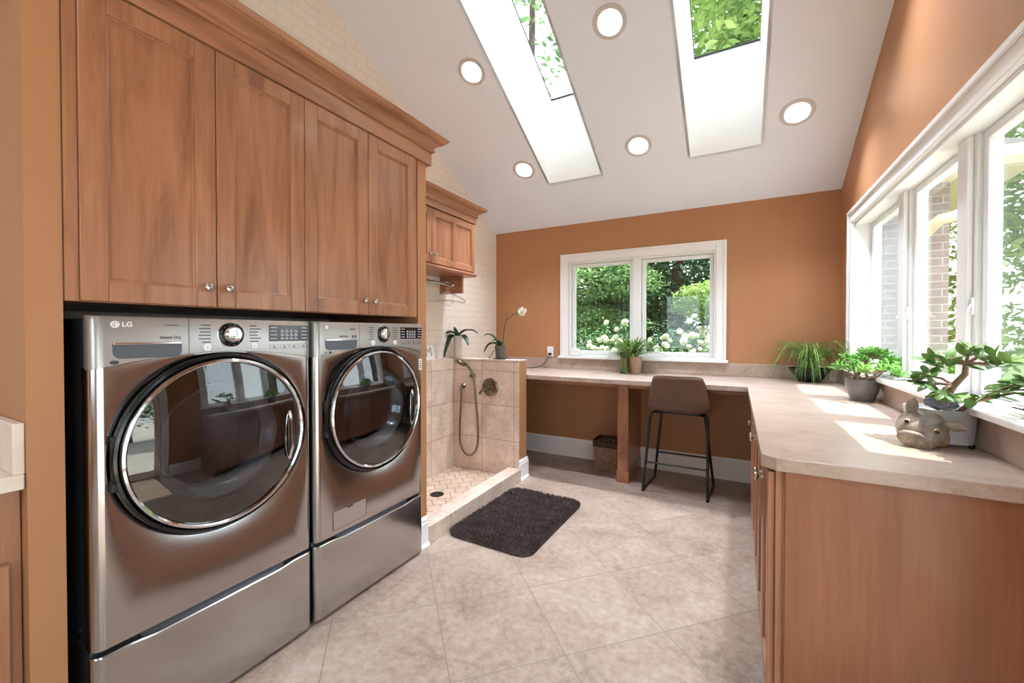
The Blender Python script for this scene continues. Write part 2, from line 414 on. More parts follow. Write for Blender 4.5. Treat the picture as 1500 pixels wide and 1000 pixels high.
# sloped ceiling with skylight and lamp holes
LAMPX = (-1.735, -.706, .35); LAMPY = (3.42, 2.567); LAMPR = (1.25,)
SKY = ((-1.562, -1.068), (-.338, .147)); SY0, SY1 = 2.05, 3.61
k = math.sqrt(1+SL*SL)
def slope(mir):
    b = MB()
    def P(x, y, off=0):
        yy = (2*RY-y) if mir else y; z = EZ+SL*(YB-y)
        n = Vector((0, (-SL if mir else SL), 1)).normalized()
        return Vector((x, yy, z))+n*off
    hs = .118; ymin = RY; ymax = YB if not mir else 2*RY-YF
    LY = LAMPR if mir else LAMPY
    ys = sorted({ymin, ymax} | {y+d*hs*2/k for y in LY for d in (-.5, .5) if y < ymax-.1} | ({SY0, SY1} if not mir else set()))
    xs = sorted({XL, XR} | {x+d*hs for x in LAMPX for d in (-1, 1)} | ({a for s in SKY for a in s} if not mir else set()))
    for i in range(len(xs)-1):
        for j in range(len(ys)-1):
            x0, x1, y0, y1 = xs[i], xs[i+1], ys[j], ys[j+1]; cx, cy = (x0+x1)/2, (y0+y1)/2
            if not mir and any(a < cx < c for a, c in SKY) and SY0 < cy < SY1: continue
            lamp = [(lx, ly) for lx in (LAMPX if not mir else LAMPX[1:]) for ly in LY if abs(cx-lx) < .02 and abs(cy-ly) < .02]
            if lamp:
                lx, ly = lamp[0]; n = 32; v = []
                for q in range(n):
                    a = 2*PI*q/n; ca, sa = math.cos(a), math.sin(a); m = 1/max(abs(ca), abs(sa))
                    v.append(P(lx+.085*ca, ly+.085*sa/k)); v.append(P(lx+hs*ca*m, ly+hs*sa*m/k))
                b.add(v, [(2*q, 2*((q+1) % n), 2*((q+1) % n)+1, 2*q+1) for q in range(n)])
            else: b.add([P(x0, y0), P(x1, y0), P(x1, y1), P(x0, y1)], [(0, 1, 2, 3)])
    return b, P
b, PC = slope(False); b2, PR = slope(True); b.add(b2.v, b2.f)
me_ceil = b
o = b.build('ceiling', 'ceil'); struct(o)
# skylight shafts and skylights
GZ = 3.457                                     # glass height at its low edge
for i, (a, c) in enumerate(SKY):
    b = MB(); zc = lambda y: EZ+SL*(YB-y); zg = lambda y: GZ+SL*(SY1-y)
    t = .02
    for x, x2 in ((a-t, a), (c, c+t)):
        b.prism([(SY0-t, zc(SY0-t)), (SY1+t, zc(SY1+t)), (SY1+t, zg(SY1+t)+.03), (SY0-t, zg(SY0-t)+.03)], 'x', x, x2)
    b.prism([(SY1, zc(SY1)), (SY1+t, zc(SY1+t)), (SY1+t, zg(SY1+t)+.03), (SY1, zg(SY1)+.03)], 'x', a, c)
    b.prism([(SY0-t, zc(SY0-t)), (SY0, zc(SY0)), (SY0, zg(SY0)+.03), (SY0-t, zg(SY0-t)+.03)], 'x', a, c)
    struct(b.build('trim_%d' % (i+1), 'wellwhite'))
    w = sempty('window_%d' % (i+3), (a, SY1, GZ))
    fr = MB(); fw = .026
    def bar(x0, x1, y0, y1): fr.prism([(y0, zg(y0)-.0), (y1, zg(y1)-.0), (y1, zg(y1)+.016), (y0, zg(y0)+.016)], 'x', x0, x1)
    bar(a, a+fw, SY0, SY1); bar(c-fw*.35, c, SY0, SY1); bar(a+fw, c-fw*.35, SY1-.012, SY1); bar(a+fw, c-fw*.35, SY0, SY0+fw)
    fr.build('frame', 'vinyl', w)
    gk = MB(); y_ = SY1-.014; gk.prism([(y_-.005, zg(y_-.005)), (y_, zg(y_)), (y_, zg(y_)+.012), (y_-.005, zg(y_-.005)+.012)], 'x', a+fw, c-.009); gk.prism([(SY0+fw, zg(SY0+fw)), (y_, zg(y_)), (y_, zg(y_)+.012), (SY0+fw, zg(SY0+fw)+.012)], 'x', a+fw, a+fw+.004); gk.build('gasket', 'blackm', w)
    g = MB(); y0, y1 = SY0+.02, SY1-.005
    g.add([(a+.01, y0, zg(y0)+.01), (c-.004, y0, zg(y0)+.01), (c-.004, y1, zg(y1)+.01), (a+.01, y1, zg(y1)+.01)], [(0, 1, 2, 3)])
    g.build('pane', 'glass', w)

# recessed ceiling lamps
rows = [(x, y, False) for y in LAMPY for x in LAMPX]+[(x, 1.25, True) for x in LAMPX[1:]]  # the rear slope pair is unseen, added to light the cabinet fronts
LBL = {(-1.735, 3.42): 'recessed ceiling lamp low on the slope, left of the left skylight',
       (-.706, 3.42): 'recessed ceiling lamp low on the slope, between the two skylights',
       (.35, 3.42): 'recessed ceiling lamp right of the right skylight',
       (-1.735, 2.567): 'recessed ceiling lamp higher up the slope beside the brick wall, left of the left skylight',
       (-.706, 2.567): 'large looking recessed ceiling lamp high between the two skylights'}
def lamp_at(x, y, mir):
    P = PR if mir else PC; c = P(x, y); ex = Vector((1, 0, 0)); n = (P(x, y, -1)-c).normalized(); ey = n.cross(ex)
    T = lambda r, a, h: c+ex*r*math.cos(a)+ey*r*math.sin(a)+n*h
    def lat(prof, closed=False):
        b = MB(); S = 32; m = len(prof); v = [T(r, 2*PI*i/S, h) for r, h in prof for i in range(S)]
        f = [(j*S+i, j*S+(i+1) % S, ((j+1) % m)*S+(i+1) % S, ((j+1) % m)*S+i) for j in range(m if closed else m-1) for i in range(S)]
        return b.add(v, f)
    lb = LBL.get((x, y)) if not mir else None
    t = thing('recessed_lamp', lb or ('recessed ceiling lamp on the upper slope toward the ridge' if not mir else 'unseen recessed lamp added on the rear roof slope as extra light'), 'ceiling light', c, 'recessed ceiling lamps')
    lat([(.105, .0), (.103, .005), (.078, .006), (.0715, .001), (.0715, -.004), (.105, -.004)], True).build('trim_ring', 'ringgrey', t, smooth=40)
    up = c+Vector((0, (-.006 if not mir else .006), .112)); S = 32
    b = MB(); v = []
    for u_ in (0, .5, 1):                                     # cone from the sloped opening up to a level lens
        for i in range(S):
            a = 2*PI*i/S; v.append(T(.0714, a, .0).lerp(up+Vector((.057*math.cos(a), .057*math.sin(a)*(1 if ey.y > 0 else -1), 0)), u_))
    b.add(v, [(j*S+i, j*S+(i+1) % S, (j+1)*S+(i+1) % S, (j+1)*S+i) for j in range(2) for i in range(S)]); b.build('baffle', 'baffle', t, smooth=60)
    b = MB(); b.add([up+Vector((.0575*math.cos(2*PI*i/S), .0575*math.sin(2*PI*i/S), -.002)) for i in range(S)], [tuple(range(S))]); b.build('lens', 'lamp', t)
for q in rows: lamp_at(*q)

# wing walls either side of the laundry alcove, pony wall of the shower
WX = -1.675
b = MB().box(XL, WX, .352, .424, 0, 2.44); struct(b.build('wall_alcove_near', 'wall'))
b = MB().box(XL, WX, 1.906, 1.980, 0, 2.40); struct(b.build('wall_alcove_far', 'wall'))
PX, PY0, PY1, PZ = -1.68, 3.21, 3.363, 1.06
b = MB().box(XL, PX, PY0+.012, PY1, 0, PZ-.012); struct(b.build('wall_shower', 'wall'))
b = MB().box(-2.37, PX+.0, PY0, PY0+.012, 0, PZ-.012)
b.box(-2.37, PX+.004, PY0-.004, PY1+.004, PZ-.012, PZ); struct(b.build('trim_3', 'tile_pony'))
b = MB().box(XL, -2.37, 1.98, PY1, 0, PZ); struct(b.build('trim_4', 'tile_left'))
b = MB().box(-2.37, -1.78, 1.98, PY0, .0, .03); struct(b.build('floor_shower', 'tile_shower'))
b = MB().box(-1.78, -1.655, 1.98, PY0, 0, .11); struct(b.build('trim_5', 'tile_curb', bevel=.003))
def bprof(h, t=.016):
    return [(0, 0), (t+.012, 0), (t+.012, .008), (t+.004, .02), (t, .024), (t, h-.04), (t-.004, h-.034), (t-.004, h-.018), (t-.009, h-.006), (t-.011, h), (0, h)]
def base_y(name, x0, x1, y, sgn, h=.19):      # along X, standing out from plane y toward sgn
    return struct(MB().prism([(y+sgn*d, z) for d, z in bprof(h)], 'x', x0, x1).build(name, 'white'))
def base_x(name, y0, y1, x, sgn, h=.19):
    return struct(MB().prism([(x+sgn*d, z) for d, z in bprof(h)], 'y', y0, y1).build(name, 'white'))
base_y('baseboard_back', XL, XR, YB, -1)
base_x('baseboard_pony', PY0+.0, PY1+.016, PX, 1, .18)
base_x('baseboard_alcove_far', 1.905, 1.978, WX, 1, .18)
base_x('baseboard_alcove_near', .352, .424, WX, 1, .18)
base_x('baseboard_right', dy1+.1, 1.48, XR, -1); base_x('baseboard_right_rear', YF, dy0-.1, XR, -1)
base_y('baseboard_rear', XL, XR, YF, 1)

# ------------------------------------------------------------------ windows
def ring(b, y0, y1, ax, a0, a1, z0, z1, w, wb=None):   # rectangular frame in plane; ax: 'y' frame spans X (thick in y), 'x' spans Y
    wb = w if wb is None else wb
    for p0, p1, q0, q1 in ((a0, a0+w, z0, z1), (a1-w, a1, z0, z1), (a0+w, a1-w, z0, z0+wb), (a0+w, a1-w, z1-w, z1)):
        if ax == 'y': b.box(p0, p1, y0, y1, q0, q1)
        else: b.box(y0, y1, p0, p1, q0, q1)
# window 1 (back wall)
w = sempty('window_1', ((bx0+bx1)/2, YB, bz0))
b = MB()
for x0, x1, z0, z1 in ((-1.655, bx0, bz0, 2.125), (bx1, -.085, bz0, 2.125), (bx0, bx1, bz1, 2.125)):
    b.box(x0, x1, YB-.018, YB, z0, z1)
for x0, x1, z0, z1 in ((-1.655, -1.63, bz0, 2.125), (-.11, -.085, bz0, 2.125), (-1.63, -.11, 2.10, 2.125)):
    b.box(x0, x1, YB-.028, YB-.018, z0, z1)
b.build('casing', 'white', w, bevel=.004)
b = MB(); b.box(-1.672, -.070, YB-.05, YB+.05, 1.034, 1.06); b.build('sill', 'white', w, bevel=.004)
b = MB(); ring(b, YB+.0, YB+.13, 'y', bx0, bx1, bz0, bz1, .018); b.box(-.905, -.825, YB+.0, YB+.13, bz0+.018, bz1-.018); b.build('frame', 'vinyl', w, bevel=.002)
for x0, x1, hx in ((bx0+.018, -.905, -.918), (-.825, bx1-.018, -.812)):
    b = MB(); ring(b, YB+.045, YB+.085, 'y', x0+.004, x1-.004, bz0+.02, bz1-.022, .032, .038); s = b.build('sash', 'vinyl', w, bevel=.003)
    MB().box(x0+.03, x1-.03, YB+.066, YB+.069, bz0+.05, bz1-.045).build('pane', 'glass', s)
    b = MB(); b.box(hx-.006, hx+.006, YB+.03, YB+.045, 1.42, 1.50); b.box(hx-.004, hx+.004, YB+.022, YB+.03, 1.44, 1.52); b.build('latch', 'whitep', s, bevel=.002)
    xc = (x0+x1)/2+.02
    b = MB(); b.box(xc-.05, xc+.05, YB+.02, YB+.045, bz0+.02, bz0+.034); b.tube([(xc, YB+.02, bz0+.03), (xc+.01, YB+.0, bz0+.045), (xc+.05, YB-.01, bz0+.05), (xc+.065, YB-.012, bz0+.04)], .005, 6)
    b.build('crank_handle', 'whitep', s, smooth=40)
# window 2 (right wall, three casements)
w = sempty('window_2', (XR, (ry0+ry1)/2, rz0))
b = MB()
for y0, y1, z0, z1 in ((ry0-.1, ry0, rz0+.01, 2.165), (ry1, ry1+.1, rz0+.01, 2.165), (ry0, ry1, rz1, 2.165)): b.box(XR-.018, XR, y0, y1, z0, z1)
for y0, y1, z0, z1 in ((ry0-.1, ry0-.075, rz0+.01, 2.165), (ry1+.075, ry1+.1, rz0+.01, 2.165), (ry0-.075, ry1+.075, 2.14, 2.165)): b.box(XR-.030, XR-.018, y0, y1, z0, z1)
for y0, y1, z0, z1 in ((ry0-.016, ry0, rz0+.01, rz1), (ry1, ry1+.016, rz0+.01, rz1), (ry0-.016, ry1+.016, rz1, rz1+.016)): b.box(XR-.024, XR-.018, y0, y1, z0, z1)
b.build('casing', 'white', w, bevel=.004)
b = MB(); b.box(.662, XR+.08, ry0-.12, ry1+.12, 1.034, 1.056); b.build('sill', 'white', w, bevel=.004)
mull = (2.275, 2.965); mh = .062
b = MB(); ring(b, XR-.004, XR+.14, 'x', ry0, ry1, rz0+.005, rz1, .018)
for m in mull: b.box(XR+.07, XR+.14, m-mh, m+mh, rz0+.02, rz1-.018)
for m in mull: b.box(XR+.05, XR+.07, m-mh+.022, m+mh-.022, rz0+.02, rz1-.018)
b.build('frame', 'vinyl', w, bevel=.003)
spans = [(ry0+.018, mull[0]-mh), (mull[0]+mh, mull[1]-mh), (mull[1]+mh, ry1-.018)]
for i, (y0, y1) in enumerate(spans):
    b = MB(); ring(b, XR+.085, XR+.125, 'x', y0+.003, y1-.003, rz0+.025, rz1-.02, .034, .045); s = b.build('sash', 'vinyl', w, bevel=.003)
    MB().box(XR+.104, XR+.107, y0+.03, y1-.03, rz0+.06, rz1-.05).build('pane', 'glass', s)
    if i != 1:
        b = MB(); b.add([(XR+.088, y0+.03, rz0+.055), (XR+.088, y1-.03, rz0+.055), (XR+.088, y1-.03, rz1-.045), (XR+.088, y0+.03, rz1-.045)], [(0, 1, 2, 3)]); b.build('screen', 'screen', s)
    for yy, zz in ((y0-.012, 1.40), (y1+.010, 1.40)):
        if not (1.6 < yy < 3.65): continue
        b = MB(); b.box(XR+.062, XR+.072, yy-.006, yy+.006, zz-.03, zz+.035); b.tube([(XR+.064, yy, zz+.01), (XR+.054, yy-.004, zz-.005), (XR+.046, yy-.02, zz-.02)], .0045, 6)
        b.build('latch', 'whitep', s, smooth=40)
    yc = y0+.25
    b = MB(); b.box(XR+.03, XR+.06, yc-.05, yc+.05, 1.056, 1.068); b.tube([(XR+.04, yc, 1.07), (XR+.02, yc-.02, 1.085), (XR+.02, yc-.08, 1.085)], .006, 6); b.build('crank_handle', 'whitep', s, smooth=40)

w = sempty('window_5', ((qx0+qx1)/2, YF, qz0))  # unseen rear window, added to bring daylight in from behind the camera
b = MB(); ring(b, YF, YF+.018, 'y', qx0-.09, qx1+.09, qz0-.09, qz1+.09, .09); b.build('casing', 'white', w, bevel=.004)
b = MB(); ring(b, YF-.1, YF-.05, 'y', qx0, qx1, qz0, qz1, .05); b.box((qx0+qx1)/2-.05, (qx0+qx1)/2+.05, YF-.1, YF-.05, qz0+.05, qz1-.05); b.build('frame', 'vinyl', w, bevel=.003)
MB().box(qx0+.04, qx1-.04, YF-.08, YF-.077, qz0+.04, qz1-.04).build('pane', 'glass', w)
# unseen right wall door, widened and glazed to let in daylight
w = sempty('daylight_door', (XR, (dy0+dy1)/2, 0))
b = MB()
for y0, y1, z0, z1 in ((dy0-.09, dy0, 0, dz1+.09), (dy1, dy1+.09, 0, dz1+.09), (dy0, dy1, dz1, dz1+.09)): b.box(XR-.018, XR, y0, y1, z0, z1)
b.build('casing', 'white', w, bevel=.004)
dm = (dy0+dy1)/2
for x0, a0, a1 in ((XR+.05, dy0+.004, dm+.04), (XR+.095, dm-.04, dy1-.004)):
    b = MB(); ring(b, x0, x0+.04, 'x', a0, a1, .01, dz1-.004, .08, .12); pn = b.build('panel', 'white', w, bevel=.004)
    MB().box(x0+.018, x0+.022, a0+.07, a1-.07, .12, dz1-.08).build('pane', 'glass', pn)
b = MB(); b.box(XR+.025, XR+.05, dm-.02, dm+.01, .92, 1.12); b.build('handle', 'nickel', w, bevel=.004)

# ------------------------------------------------------------------ cabinet helpers
def panel_door(parent, x, nx, y0, y1, z0, z1, knob=None, st=.062, th=.02, mull=None, lab=None):
    """frame and panel door in a plane of constant x whose face looks along nx"""
    xb = x-nx*th; b = MB()
    B = lambda a, c, z, zz, bb=b, xa=x, xc=xb: bb.box(min(xa, xc), max(xa, xc), a, c, z, zz)
    B(y0, y0+st, z0, z1); B(y1-st, y1, z0, z1); B(y0+st, y1-st, z0, z0+st); B(y0+st, y1-st, z1-st, z1)
    if mull: B(mull-.022, mull+.022, z0+st, z1-st)
    d = b.build('door', 'wood_z', parent, bevel=.0025)
    spans = [(y0+st, y1-st)] if not mull else [(y0+st, mull-.022), (mull+.022, y1-st)]
    for a, c in spans:
        p = MB(); z, zz = z0+st, z1-st
        def loop(i, dx): return [(x-nx*dx, a+i, z+i), (x-nx*dx, c-i, z+i), (x-nx*dx, c-i, zz-i), (x-nx*dx, a+i, zz-i)]
        L = loop(0, .002)+loop(.003, .003)+loop(.004, .009)+loop(.008, .011)+loop(.0095, .0145)+loop(.011, .0145)
        fs = [(4*k+i, 4*k+(i+1) % 4, 4*k+4+(i+1) % 4, 4*k+4+i) for k in range(5) for i in range(4)]+[(20, 21, 22, 23)]
        p.add(L, fs); p.build('panel', 'wood_z', d)
    if knob: add_knob(d, x, nx, *knob)
    return d
def add_knob(parent, x, nx, y, z, r=.0155):
    pr = [(.006, 0), (.0055, .008), (.006, .012), (r*.85, .016), (r, .021), (r*.93, .026), (r*.55, .0295), (0, .0305)]
    return MB().lathe([(a, nx*h) for a, h in pr], (x, y, z), 'x', 24).build('knob', 'nickel', parent, smooth=50)

# upper cabinets over the laundry machines
DX = -1.66
DZ0, DZ1 = 1.394, 2.320
def upper(label, y0, y1, doors, left_filler=False):
    t = thing('upper_cabinet', label, 'cabinet', (-2.0, (y0+y1)/2, 1.39), 'wall cabinets above the laundry machines')
    b = MB(); b.box(XL+.002, -1.685, y0, y1, 1.392, 2.322); b.build('body', 'wood_z', t)
    b = MB()
    if left_filler: b.box(-1.685, -1.668, .426, .4545, 1.392, 2.325)
    b.box(-1.685, -1.681, y0, y1, 1.394, 2.322)
    b.build('face_frame', 'wood_z', t)
    for (a, c, kn) in doors: panel_door(t, DX, 1, a, c, DZ0, DZ1, kn)
    return t
upper('wide brown cabinet with two doors over the left machine, its knobs side by side', .4265, 1.1622, [(.456, .8115, (.778, 1.462)), (.8145, 1.161, (.846, 1.462))], True)
upper('narrower brown cabinet with two doors over the far right machine', 1.1626, 1.904, [(1.1635, 1.5155, (1.484, 1.462)), (1.5185, 1.872, (1.548, 1.462))])
def crown_prof(x0):                      # (x offset, z) outline of the crown standing out from the frieze
    return [(0, 2.404), (.010, 2.404), (.015, 2.409), (.015, 2.416), (.010, 2.420), (.010, 2.424), (.016, 2.437), (.028, 2.449), (.044, 2.457), (.058, 2.461), (.060, 2.466), (.066, 2.468), (.072, 2.474), (.075, 2.482), (.080, 2.488), (0, 2.488)]
def crown(name, label, x, ya, yb, dz, xback, fz0, fz1, sc=1., left=False):
    t = thing(name, label, 'moulding', (x, (ya+yb)/2, fz0))
    b = MB(); b.box(xback, x, ya, yb, fz0, fz1); b.build('frieze', 'wood_y', t, bevel=.002)
    pr = [(d*sc, fz1+(z-2.404)*sc) for d, z in crown_prof(0)]
    b = MB(); n = len(pr); v = []
    for d, z in pr: v.append((x+d, ya-(d if left else 0), z))
    for d, z in pr: v.append((x+d, yb+d, z))
    for d, z in pr: v.append((xback, yb+d, z))
    f = [(i, (i+1) % n, n+(i+1) % n, n+i) for i in range(n-1)]+[(n+i, n+(i+1) % n, 2*n+(i+1) % n, 2*n+i) for i in range(n-1)]
    f.append(tuple(range(n))[::-1]); f.append(tuple(range(2*n, 3*n)))
    b.add(v, f)
    b.box(xback, x, ya, yb, fz1, fz1+.082*sc); b.build('crown', 'wood_y', t, smooth=25)
    return t
crown('crown_moulding', 'long brown crown moulding running above the four big cabinet doors', -1.655, .4265, 2.012, 0, XL+.004, 2.325, 2.404)

# small cabinet over the shower
SX = -2.13
t = thing('upper_cabinet', 'smaller brown wall cabinet hung on the brick above the shower', 'cabinet', (-2.3, 2.6, 1.82))
b = MB(); b.box(XL+.002, SX-.022, 1.984, 3.212, 1.845, 2.300); b.build('body', 'wood_z', t, bevel=.002)
panel_door(t, SX, 1, 1.99, 2.586, 1.856, 2.288, (2.556, 1.925), .052)
panel_door(t, SX, 1, 2.59, 3.204, 1.856, 2.288, (2.622, 1.925), .052, mull=2.893)
b = MB(); b.prism([(SX-.3, 1.845), (SX+.004, 1.845), (SX+.010, 1.838), (SX+.010, 1.828), (SX+.002, 1.822), (SX-.006, 1.815), (SX-.3, 1.815)], 'y', 1.984, 3.222); b.build('light_rail', 'wood_y', t, bevel=.001)
crown('crown_moulding', 'short brown crown moulding on the small cabinet above the shower', SX+.004, 2.105, 3.220, 0, XL+.004, 2.301, 2.356, 1.0)
# hanging rod and its wooden brackets
t = thing('hanging_rod', 'metal hanging rod on brown wooden bracket under the small cabinet', 'rod', (-2.3, 2.6, 1.74))
b = MB(); b.tube([(-2.315, 1.985, 1.742), (-2.315, 3.098, 1.742)], .0125, 14); b.build('rod', 'nickel', t, smooth=40)
b = MB(); b.box(XL+.002, -2.205, 3.098, 3.128, 1.662, 1.815); b.build('bracket', 'wood_x', t, bevel=.003)
b = MB(); b.lathe([(.026, 0), (.026, -.008), (.018, -.016), (.0127, -.016)], (-2.315, 3.098, 1.742), 'y', 20); b.build('socket', 'nickel', t, smooth=40)
# clear plastic hangers
def hanger(y, ang, label):
    b = MB(); c = Vector((-2.315, y, 1.742)); d = Vector((math.cos(ang), math.sin(ang), 0))
    P = lambda u, z: c+d*u+Vector((0, 0, z))
    hook = [P(.0165*math.cos(a), .001+.0165*math.sin(a)) for a in [PI*1.05-i*PI*1.05/12 for i in range(13)]]
    hook += [P(.012, -.03), P(.001, -.05), P(0, -.075)]
    t = thing('clothes_hanger', label, 'hanger', c, 'clear hangers on the rod')
    MB().tube(hook, .0028, 8).build('hook', 'chrome', t, smooth=40)
    arms = [P(-.185, -.150), P(-.16, -.128), P(-.08, -.095), P(0, -.075), P(.08, -.095), P(.16, -.128), P(.185, -.150), P(.17, -.162), P(.1, -.150), P(0, -.147), P(-.1, -.150), P(-.17, -.162)]
    b.tube(arms, .0075, 8, True)
    lp = [P(.048*math.cos(2*PI*i/20), -.135+.062*math.sin(2*PI*i/20)) for i in range(20)]; b.tube(lp, .004, 6, True)
    b.build('shoulder', 'clear', t, smooth=50)
hanger(3.018, 1.05, 'clear plastic hanger on the rod, nearer the room'); hanger(3.045, 1.2, 'clear plastic hanger in the middle of the three on the rod'); hanger(3.07, 1.38, 'clear plastic hanger on the rod closest to the wooden bracket')

# ------------------------------------------------------------------ laundry machines
FX = -1.63
def machine(kind, label, Y0, Y1, dryer):
    t = thing(kind, label, 'dryer' if dryer else 'washing machine', (-2.0, (Y0+Y1)/2, .36), 'front loading laundry machines')
    cy = (Y0+Y1)/2; half = (Y1-Y0)/2; zc = .915; RH = .315; zb0 = .366; rr = .03
    zb = lambda y: 1.190+.0425*(1-((y-cy)/half)**2)
    b = MB()                                       # body shell open at the front so the drum is real
    x0, x1 = -2.38, -1.662
    b.box(x0, x1, Y0+.003, Y0+.02, .372, 1.345); b.box(x0, x1, Y1-.02, Y1-.003, .372, 1.345)
    b.box(x0, x1, Y0+.02, Y1-.02, 1.325, 1.345); b.box(x0, x1, Y0+.02, Y1-.02, .372, .39); b.box(x0, x0+.02, Y0+.02, Y1-.02, .39, 1.325)
    b.build('body', 'enamel', t, bevel=.006)
    # front sheet with the round opening
    b = MB(); h = half-rr; angs = [2*PI*i/128 for i in range(128)]
    for yy, zz in ((h, zb0), (-h, zb0), (h, zb(cy+h)), (-h, zb(cy+h))): angs.append(math.atan2(zz-zc, yy) % (2*PI))
    angs = sorted(set(angs)); v = []
    for a in angs:
        dy, dz = math.cos(a), math.sin(a); T = 9
        if abs(dy) > 1e-6: T = min(T, h/abs(dy))
        if dz < -1e-6: T = min(T, (zb0-zc)/dz)
        if dz > 1e-6:
            lo, hi = 0, .6
            for _ in range(40):
                m = (lo+hi)/2
                if zc+m*dz < zb(cy+m*dy): lo = m
                else: hi = m
            T = min(T, lo)
        v += [(FX-.03, cy+(RH-.002)*dy, zc+(RH-.002)*dz), (FX-.006, cy+RH*dy, zc+RH*dz), (FX, cy+min(RH+.008, (RH+T)/2)*dy, zc+min(RH+.008, (RH+T)/2)*dz), (FX, cy+T*dy, zc+T*dz)]
    n = len(angs)
    b.add(v, [(4*i+k, 4*((i+1) % n)+k, 4*((i+1) % n)+k+1, 4*i+k+1) for i in range(n) for k in range(3)])
    for sg in (-1, 1):
        pr = [(FX-rr+rr*math.cos(a), cy+sg*(h+rr*math.sin(a))) for a in [PI/2*i/8 for i in range(9)]]+[(FX-.06, cy+sg*half)]
        zt = zb(cy+h); m = len(pr)
        b.add([(x, y, zb0) for x, y in pr]+[(x, y, zt) for x, y in pr], [(i, i+1, m+i+1, m+i) for i in range(m-1)])
    b.add([(FX, cy-h, zb0), (FX, cy+h, zb0), (FX-.05, cy+h, zb0), (FX-.05, cy-h, zb0)], [(0, 1, 2, 3)])
    b.build('front_panel', 'steel', t, smooth=40)
    # control panel in two pieces
    seam = Y0+.245
    def strip(a, c, name, mat):
        N = 20; ys = [a+(c-a)*i/N for i in range(N+1)]; b = MB()
        cut = lambda y: FX+.004-(rr*(1-math.sqrt(max(0, 1-((abs(y-cy)-h)/rr)**2))) if abs(y-cy) > h else 0)
        ys = sorted(set(ys+[cy-half+rr*q for q in (0, .04, .15, .35, .65, 1) if a <= cy-half+rr*q <= c]+[cy+half-rr*q for q in (0, .04, .15, .35, .65, 1) if a <= cy+half-rr*q <= c]))
        v = []
        for y in ys:
            x = cut(y); v += [(x-.0, y, zb(y)+.0015), (x, y, 1.338), (x-.004, y, 1.348), (x-.012, y, 1.352), (-1.67, y, 1.352), (-1.67, y, zb(y)+.0015)]
        m = len(ys); b.add(v, [(6*i+k, 6*(i+1)+k, 6*(i+1)+(k+1) % 6, 6*i+(k+1) % 6) for i in range(m-1) for k in range(6)]+[tuple(range(6)), tuple(6*(m-1)+k for k in range(6))])
        return b.build(name, mat, t, smooth=35)
    dr = strip(Y0, seam-.001, 'drawer', 'panel_silver')
    cp = strip(seam+.001, Y1, 'control_panel', 'panel_silver')
    X = FX+.004; k_ = (Y1-Y0)/.705
    Y = lambda d: Y0+d*k_
    # drawer handle pocket
    def rrect(y0, y1, z0, z1, r, top=True):
        p = []
        for cx_, cz_, a0 in ((y1-r, z0+r, -PI/2), (y1-(.004 if top else r), z1-(.004 if top else r), 0), (y0+(.004 if top else r), z1-(.004 if top else r), PI/2), (y0+r, z0+r, PI)):
            q = .004 if (top and cz_ > (z0+z1)/2) else r
            p += [(cx_+q*math.cos(a0+PI/2*i/6), cz_+q*math.sin(a0+PI/2*i/6)) for i in range(7)]
        return p
    b = MB().prism(rrect(Y(.049), Y(.225), 1.222, 1.270, .022), 'x', X-.012, X+.0012); b.build('handle', 'pocket', dr, bevel=.001)
    b = MB().box(X, X+.006, Y(.051), Y(.223), 1.264, 1.271); b.build('handle_lip', 'chrome', dr, bevel=.002)
    if dryer:
        yd, zd = (0, 1, 0), (0, 0, 1)
        b = MB(); b.lathe([(.0105, 0), (.0105, .001), (.009, .0016), (0, .0016)], (X, Y(.056), 1.3255), 'x', 24); b.build('logo', 'whitep', dr)
        b = MB()
        b.tube([(X+.0018, Y(.056)+.0062*math.cos(a), 1.3255+.0062*math.sin(a)) for a in [-.1+i*PI*1.7/16 for i in range(17)]], .0006, 5); b.box(X+.0012, X+.002, Y(.0535), Y(.0545), 1.322, 1.329); b.box(X+.0012, X+.002, Y(.0535), Y(.0575), 1.3215, 1.3225)
        b.build('logo_mark', 'ink', dr)
        text('LG', .021, (X+.0008, Y(.071), 1.3255), yd, zd, 'lettering', 'whitep', dr, .0006, True)
        text('TrueSteam', .0085, (X+.0006, Y(.178), 1.3255), yd, zd, 'lettering', 'ink', dr, .0004)
        text('Sensor Dry', .0125, (X+.0006, Y(.222), 1.2855), yd, zd, 'lettering', 'ink', dr, .0004, True, 'RIGHT')
        b = MB(); b.prism([(Y(.0535)+.011*math.cos(2*PI*i/20), 1.212+.006*math.sin(2*PI*i/20)) for i in range(20)], 'x', X, X+.0008); b.build('badge', 'ink', dr)
    else:
        b = MB(); b.lathe([(.0085, 0), (.0085, .001), (0, .0014)], (X, Y(.058), 1.3255), 'x', 24); b.build('logo', 'whitep', dr)
        for (a, c, z) in ((.185, .215, 1.318), (.125, .175, 1.284), (.05, .058, 1.211)): MB().box(X, X+.0006, Y(a), Y(c), z-.0025, z+.0025).build('lettering', 'ink', dr)
        b = MB(); b.prism([(Y(.076)+.007*math.cos(2*PI*i/20), 1.212+.005*math.sin(2*PI*i/20)) for i in range(20)], 'x', X, X+.0008); b.build('badge', 'ink', dr)
        b = MB(); b.box(X, X+.0006, Y(.195), Y(.205), 1.277, 1.289); b.box(X, X+.0006, Y(.21), Y(.222), 1.277, 1.289); b.build('badge', 'ink', dr)
    # dial
    kd = Y(.377 if dryer else .394)
    b = MB().lathe([(.0435, 0), (.0435, .004), (.040, .007), (.033, .008), (.031, .006), (.0, .006)], (X, kd, 1.294), 'x', 40); b.build('dial_ring', 'black', cp, smooth=35)
    b = MB().lathe([(.0455, 0), (.0455, .0022), (.0437, .0032), (.0437, 0)], (X, kd, 1.294), 'x', 40); b.build('dial_bezel', 'chrome', cp, smooth=35)
